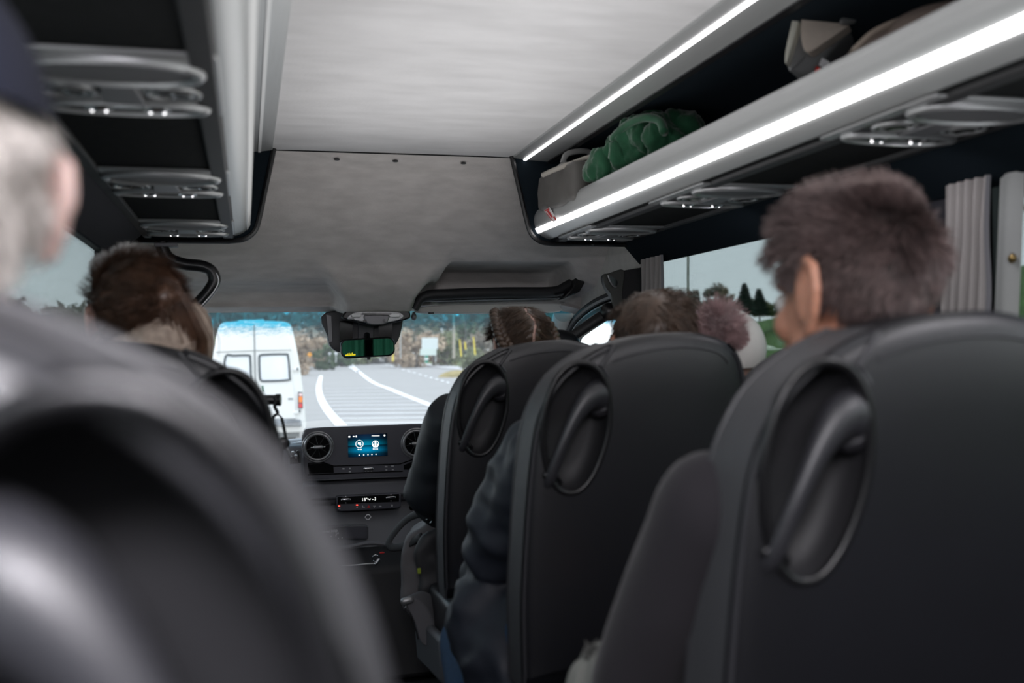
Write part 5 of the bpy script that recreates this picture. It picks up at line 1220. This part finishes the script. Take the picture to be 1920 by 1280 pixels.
# ---------- white van ahead
def build_van():
    Yv = 20.6; s = Yv/F
    wv = mat('white_van_paint', (.84,.83,.80), .4, coat=.2)
    dk = mat('van_rubber', (.075,.085,.085), .6)
    def p(u, v, dy=0): q = P(u, v, Yv); return V((q.x, q.y+dy, q.z))
    t = thing('van', 'white high-roof van with two rear windows driving ahead on the left', 'van', tuple(p(484, 835)))
    o = spline([p(u, v) for u, v in ((390,812),(391,740),(396,680),(403,640),(410,614),(418,605),(440,602.5),(480,601),(520,602),(538,604),(546,611),(552,632),(560,672),(567,718),(572,770),(573,806),(560,811),(480,812))], 5, closed=True)
    b = MB(); n = len(o); rings = [[c_ + V((0,dy,0)) + ((p(482,720)-c_)*k) for c_ in o] for dy, k in ((0,.035),(.03,.008),(.10,0),(4.6,.01),(5.3,.10))]
    vs = [q for r in rings for q in r]; fs = [(k*n+i, k*n+(i+1) % n, (k+1)*n+(i+1) % n, (k+1)*n+i) for k in range(4) for i in range(n)] + [tuple(range(n)), tuple(4*n+i for i in range(n-1, -1, -1))]
    obj('body_shell', b.add(vs, fs), wv, t, smooth=50)
    obj('roof_ridge', MB().prism([p(444,603,.05), p(496,602,.05), p(496,598.5,.05), p(448,599.5,.05)], (0,4.0,0)), wv, t, bevel=.03)
    def door(us, nm, win, lab):
        d = obj('rear_door', MB().prism([p(u, v, -.035) for u, v in us], (0,.10,0)), wv, t, bevel=.03, seg=3); 
        w = spline([p(u, v, -.045) for u, v in win], 3, closed=True)
        obj('window_seal', MB()  .tube(w, .024, 6, closed=True, up=(0,1,0)), dk, d)
        obj('window_pane', MB().prism([q+V((0,.004,0)) for q in w], (0,.02,0)), mat('curtained_pane', (.82,.84,.86), .35, var=.1, vscale=1.4), d)
        return d
    door([(403,786),(404,740),(407,684),(412,640),(417,616),(424,610.5),(476,609.5),(479,786)], 'l', [(423,668),(438,666.5),(466,666),(469,672),(470,706),(466,714),(440,714),(424,713),(420,705)], '')
    d = door([(480,786),(477,609.5),(528,610.5),(536,616),(541,636),(547,684),(553,740),(556,786)], 'r', [(488,666),(500,664.5),(534,664),(540,668),(543,705),(540,712),(500,714),(490,713),(487,705),(486,672)], '')
    obj('door_gap', MB().tube([p(476.5,609,-.05), p(478.5,690,-.05), p(480,786,-.05)], .008, 6), mat('gap_grey', (.2,.21,.21), .6), d)
    obj('door_handle', MB().prism([p(490,723,-.05), p(494,723,-.05), p(494.5,734,-.05), p(491,734,-.05)], (0,.03,0)), mat('green_handle', (.02,.14,.07), .4), d)
    obj('badge', MB().prism([p(540,746,-.05), p(549,746,-.05), p(549,749,-.05), p(540,749,-.05)], (0,.02,0)), mat('badge_grey', (.22,.24,.24), .4), d)
    obj('belt_moulding', MB().tube([p(404,660,-.04), p(475,657,-.045), p(546,656,-.04)], .010, 6), mat('panel_joint', (.42,.42,.40), .6), t)
    for us in ((548,552),):
        obj('hinge', MB().box(p(557,692.5,-.03), (.14,.06,.05)).box(p(556,773,-.03), (.12,.06,.05)), wv, t, bevel=.01)
        obj('hinge_pin', MB().box(p(557.5,691.5,-.06), (.035,.03,.05)).box(p(561.5,770,-.06), (.035,.03,.06)), dk, t)
    def lamp(x0, x1, nm):
        L_ = obj('tail_lamp', MB().prism([p(x0,734,-.03), p(x1,735,-.03), p(x1+1,765,-.03), p(x0,766,-.03)], (0,.08,0)), dk, t, bevel=.01)
        w_ = x1-x0
        for v0, v1, c_ in ((737,742,(.75,.55,.55)),(743,754,(.9,.22,.02)),(756,764,(.62,.03,.03))):
            obj('lens', MB().prism([p(x0+w_*.18,v0,-.05), p(x1-w_*.08,v0,-.05), p(x1-w_*.08,v1,-.05), p(x0+w_*.18,v1,-.05)], (0,.03,0)), mat('lamp_lens', c_, .25, emit=c_, es=.25), L_, bevel=.008)
    lamp(558.5,567.5,'r'); lamp(396,404,'l')
    obj('bumper', MB().prism([p(404,786,-.12), p(564,786,-.12), p(566,799,-.12), p(404,801,-.12)], (0,.2,0)), mat('worn_bumper', (.20,.21,.22), .6, var=.5, vscale=4), t, bevel=.03)
    obj('number_plate', MB().prism([p(452,776,-.06), p(496,775,-.06), p(496,784,-.06), p(452,785,-.06)], (0,.02,0)), mat('plate_white', (.6,.6,.55), .5), t)
    obj('door_mirror', MB().prism([p(569.5,701,4.2), p(575.5,701,4.2), p(575.5,716,4.2), p(569.5,716,4.2)], (0,.2,0)), mat('mirror_back', (.22,.20,.21), .5), t, bevel=.03)
    for x_ in (420, 548):
        for dy in (.7, 4.0):
            c_ = p(x_, 818, dy); c_.z = ZG+.33
            wh_ = obj('wheel', MB().tube([c_-V((.10,0,0)), c_+V((.10,0,0))], .33, 24), M['rubber'], t, bevel=.03)
            obj('hub', MB().tube([c_-V((.11,0,0)), c_+V((.11,0,0))], .17, 18), M['alu_dark'], wh_)
    obj('underbody', MB().prism([p(404,800,.1), p(562,800,.1), p(562,820,.1), p(404,820,.1)], (0,4.4,0)), dk, t)
build_van()
# ================================================================== sky, light, camera
sc = bpy.context.scene
w = bpy.data.worlds.new('overcast'); sc.world = w; w.use_nodes = True; nt = w.node_tree
bg = nt.nodes['Background']; tc = nt.nodes.new('ShaderNodeTexCoord'); sp = nt.nodes.new('ShaderNodeSeparateXYZ'); nt.links.new(tc.outputs['Generated'], sp.inputs[0])
cr = nt.nodes.new('ShaderNodeValToRGB'); nt.links.new(sp.outputs['Z'], cr.inputs[0])
cr.color_ramp.elements[0].position = 0; cr.color_ramp.elements[0].color = (.93,.96,1,1); cr.color_ramp.elements[1].position = .6; cr.color_ramp.elements[1].color = (.66,.74,.84,1)
n = nt.nodes.new('ShaderNodeTexNoise'); n.inputs['Scale'].default_value = 3; n.inputs['Detail'].default_value = 5; nt.links.new(tc.outputs['Generated'], n.inputs['Vector'])
r = nt.nodes.new('ShaderNodeMapRange'); r.inputs[1].default_value = .3; r.inputs[2].default_value = .7; r.inputs[3].default_value = .86; r.inputs[4].default_value = 1.08; nt.links.new(n.outputs['Fac'], r.inputs[0])
vm = nt.nodes.new('ShaderNodeVectorMath'); vm.operation = 'SCALE'; nt.links.new(cr.outputs[0], vm.inputs[0]); nt.links.new(r.outputs[0], vm.inputs['Scale'])
nt.links.new(vm.outputs[0], bg.inputs[0]); bg.inputs[1].default_value = 3.6
def area(name, loc, rot, sx, sy, e, col=(1,1,1)):
    l = bpy.data.lights.new(name, 'AREA'); l.shape = 'RECTANGLE'; l.size = sx; l.size_y = sy; l.energy = e; l.color = col
    o = bpy.data.objects.new(name, l); C.objects.link(o); o.location = loc; o.rotation_euler = rot; return o
# added fill panel overhead behind the camera, not a lamp of the bus
area('cabin_fill', (XC-.15, -.55, .66), (0,0,0),   .8, 1.4, 26, (1,.96,1))
area('ceiling_fill', (XC, 1.60, .20), (PI,0,0), .80, 3.1, 11, (1,.985,.985))  # added unseen uplight that brightens the ceiling
for n_, (x, y, e) in enumerate(((-.14, -.12, 20), (1.10, .62, 3.0))):  # added fill panels that brighten the near left and big right seats
    area('seat_fill', (x, y, .375), (math.radians(18),0,0), .36, .22, e, (.97,.94,1))
for y_ in (1.612, 2.442):
    for sx_ in (-1, 1):
        l = area('reading_lamp', (1.19+sx_*.042, y_, .366), (math.radians(20),0,0), .012, .012, .22, (.97,.94,1))
UP = math.radians(120)
area('side_fill_right', (1.36, -.4, .10), (0,UP,0), .3, 3.4, 4.5, (.97,.98,1))  # added fill on both sides, boosting the daylight from the windows
area('side_fill_left', (-.36, -.4, .10), (0,-UP,0), .3, 3.4, 4.5, (.97,.98,1))
cam = bpy.data.cameras.new('camera'); co = bpy.data.objects.new('camera', cam); C.objects.link(co); sc.camera = co
cam.sensor_width = 36; cam.lens = 36*F/1920; cam.clip_start = .02; cam.clip_end = 2000
co.matrix_world = CAMROT.to_4x4()
cam.dof.use_dof = True; cam.dof.focus_distance = 4.2; cam.dof.aperture_fstop = 2.6; cam.dof.aperture_blades = 9
sc.view_settings.view_transform = 'Standard'; sc.view_settings.look = 'None'; sc.view_settings.exposure = 0; sc.view_settings.gamma = 1
cy = sc.cycles
cy.max_bounces = 8; cy.diffuse_bounces = 4; cy.glossy_bounces = 4; cy.transparent_max_bounces = 24; cy.sample_clamp_indirect = 4; cy.use_denoising = True
cy.caustics_reflective = False; cy.caustics_refractive = False
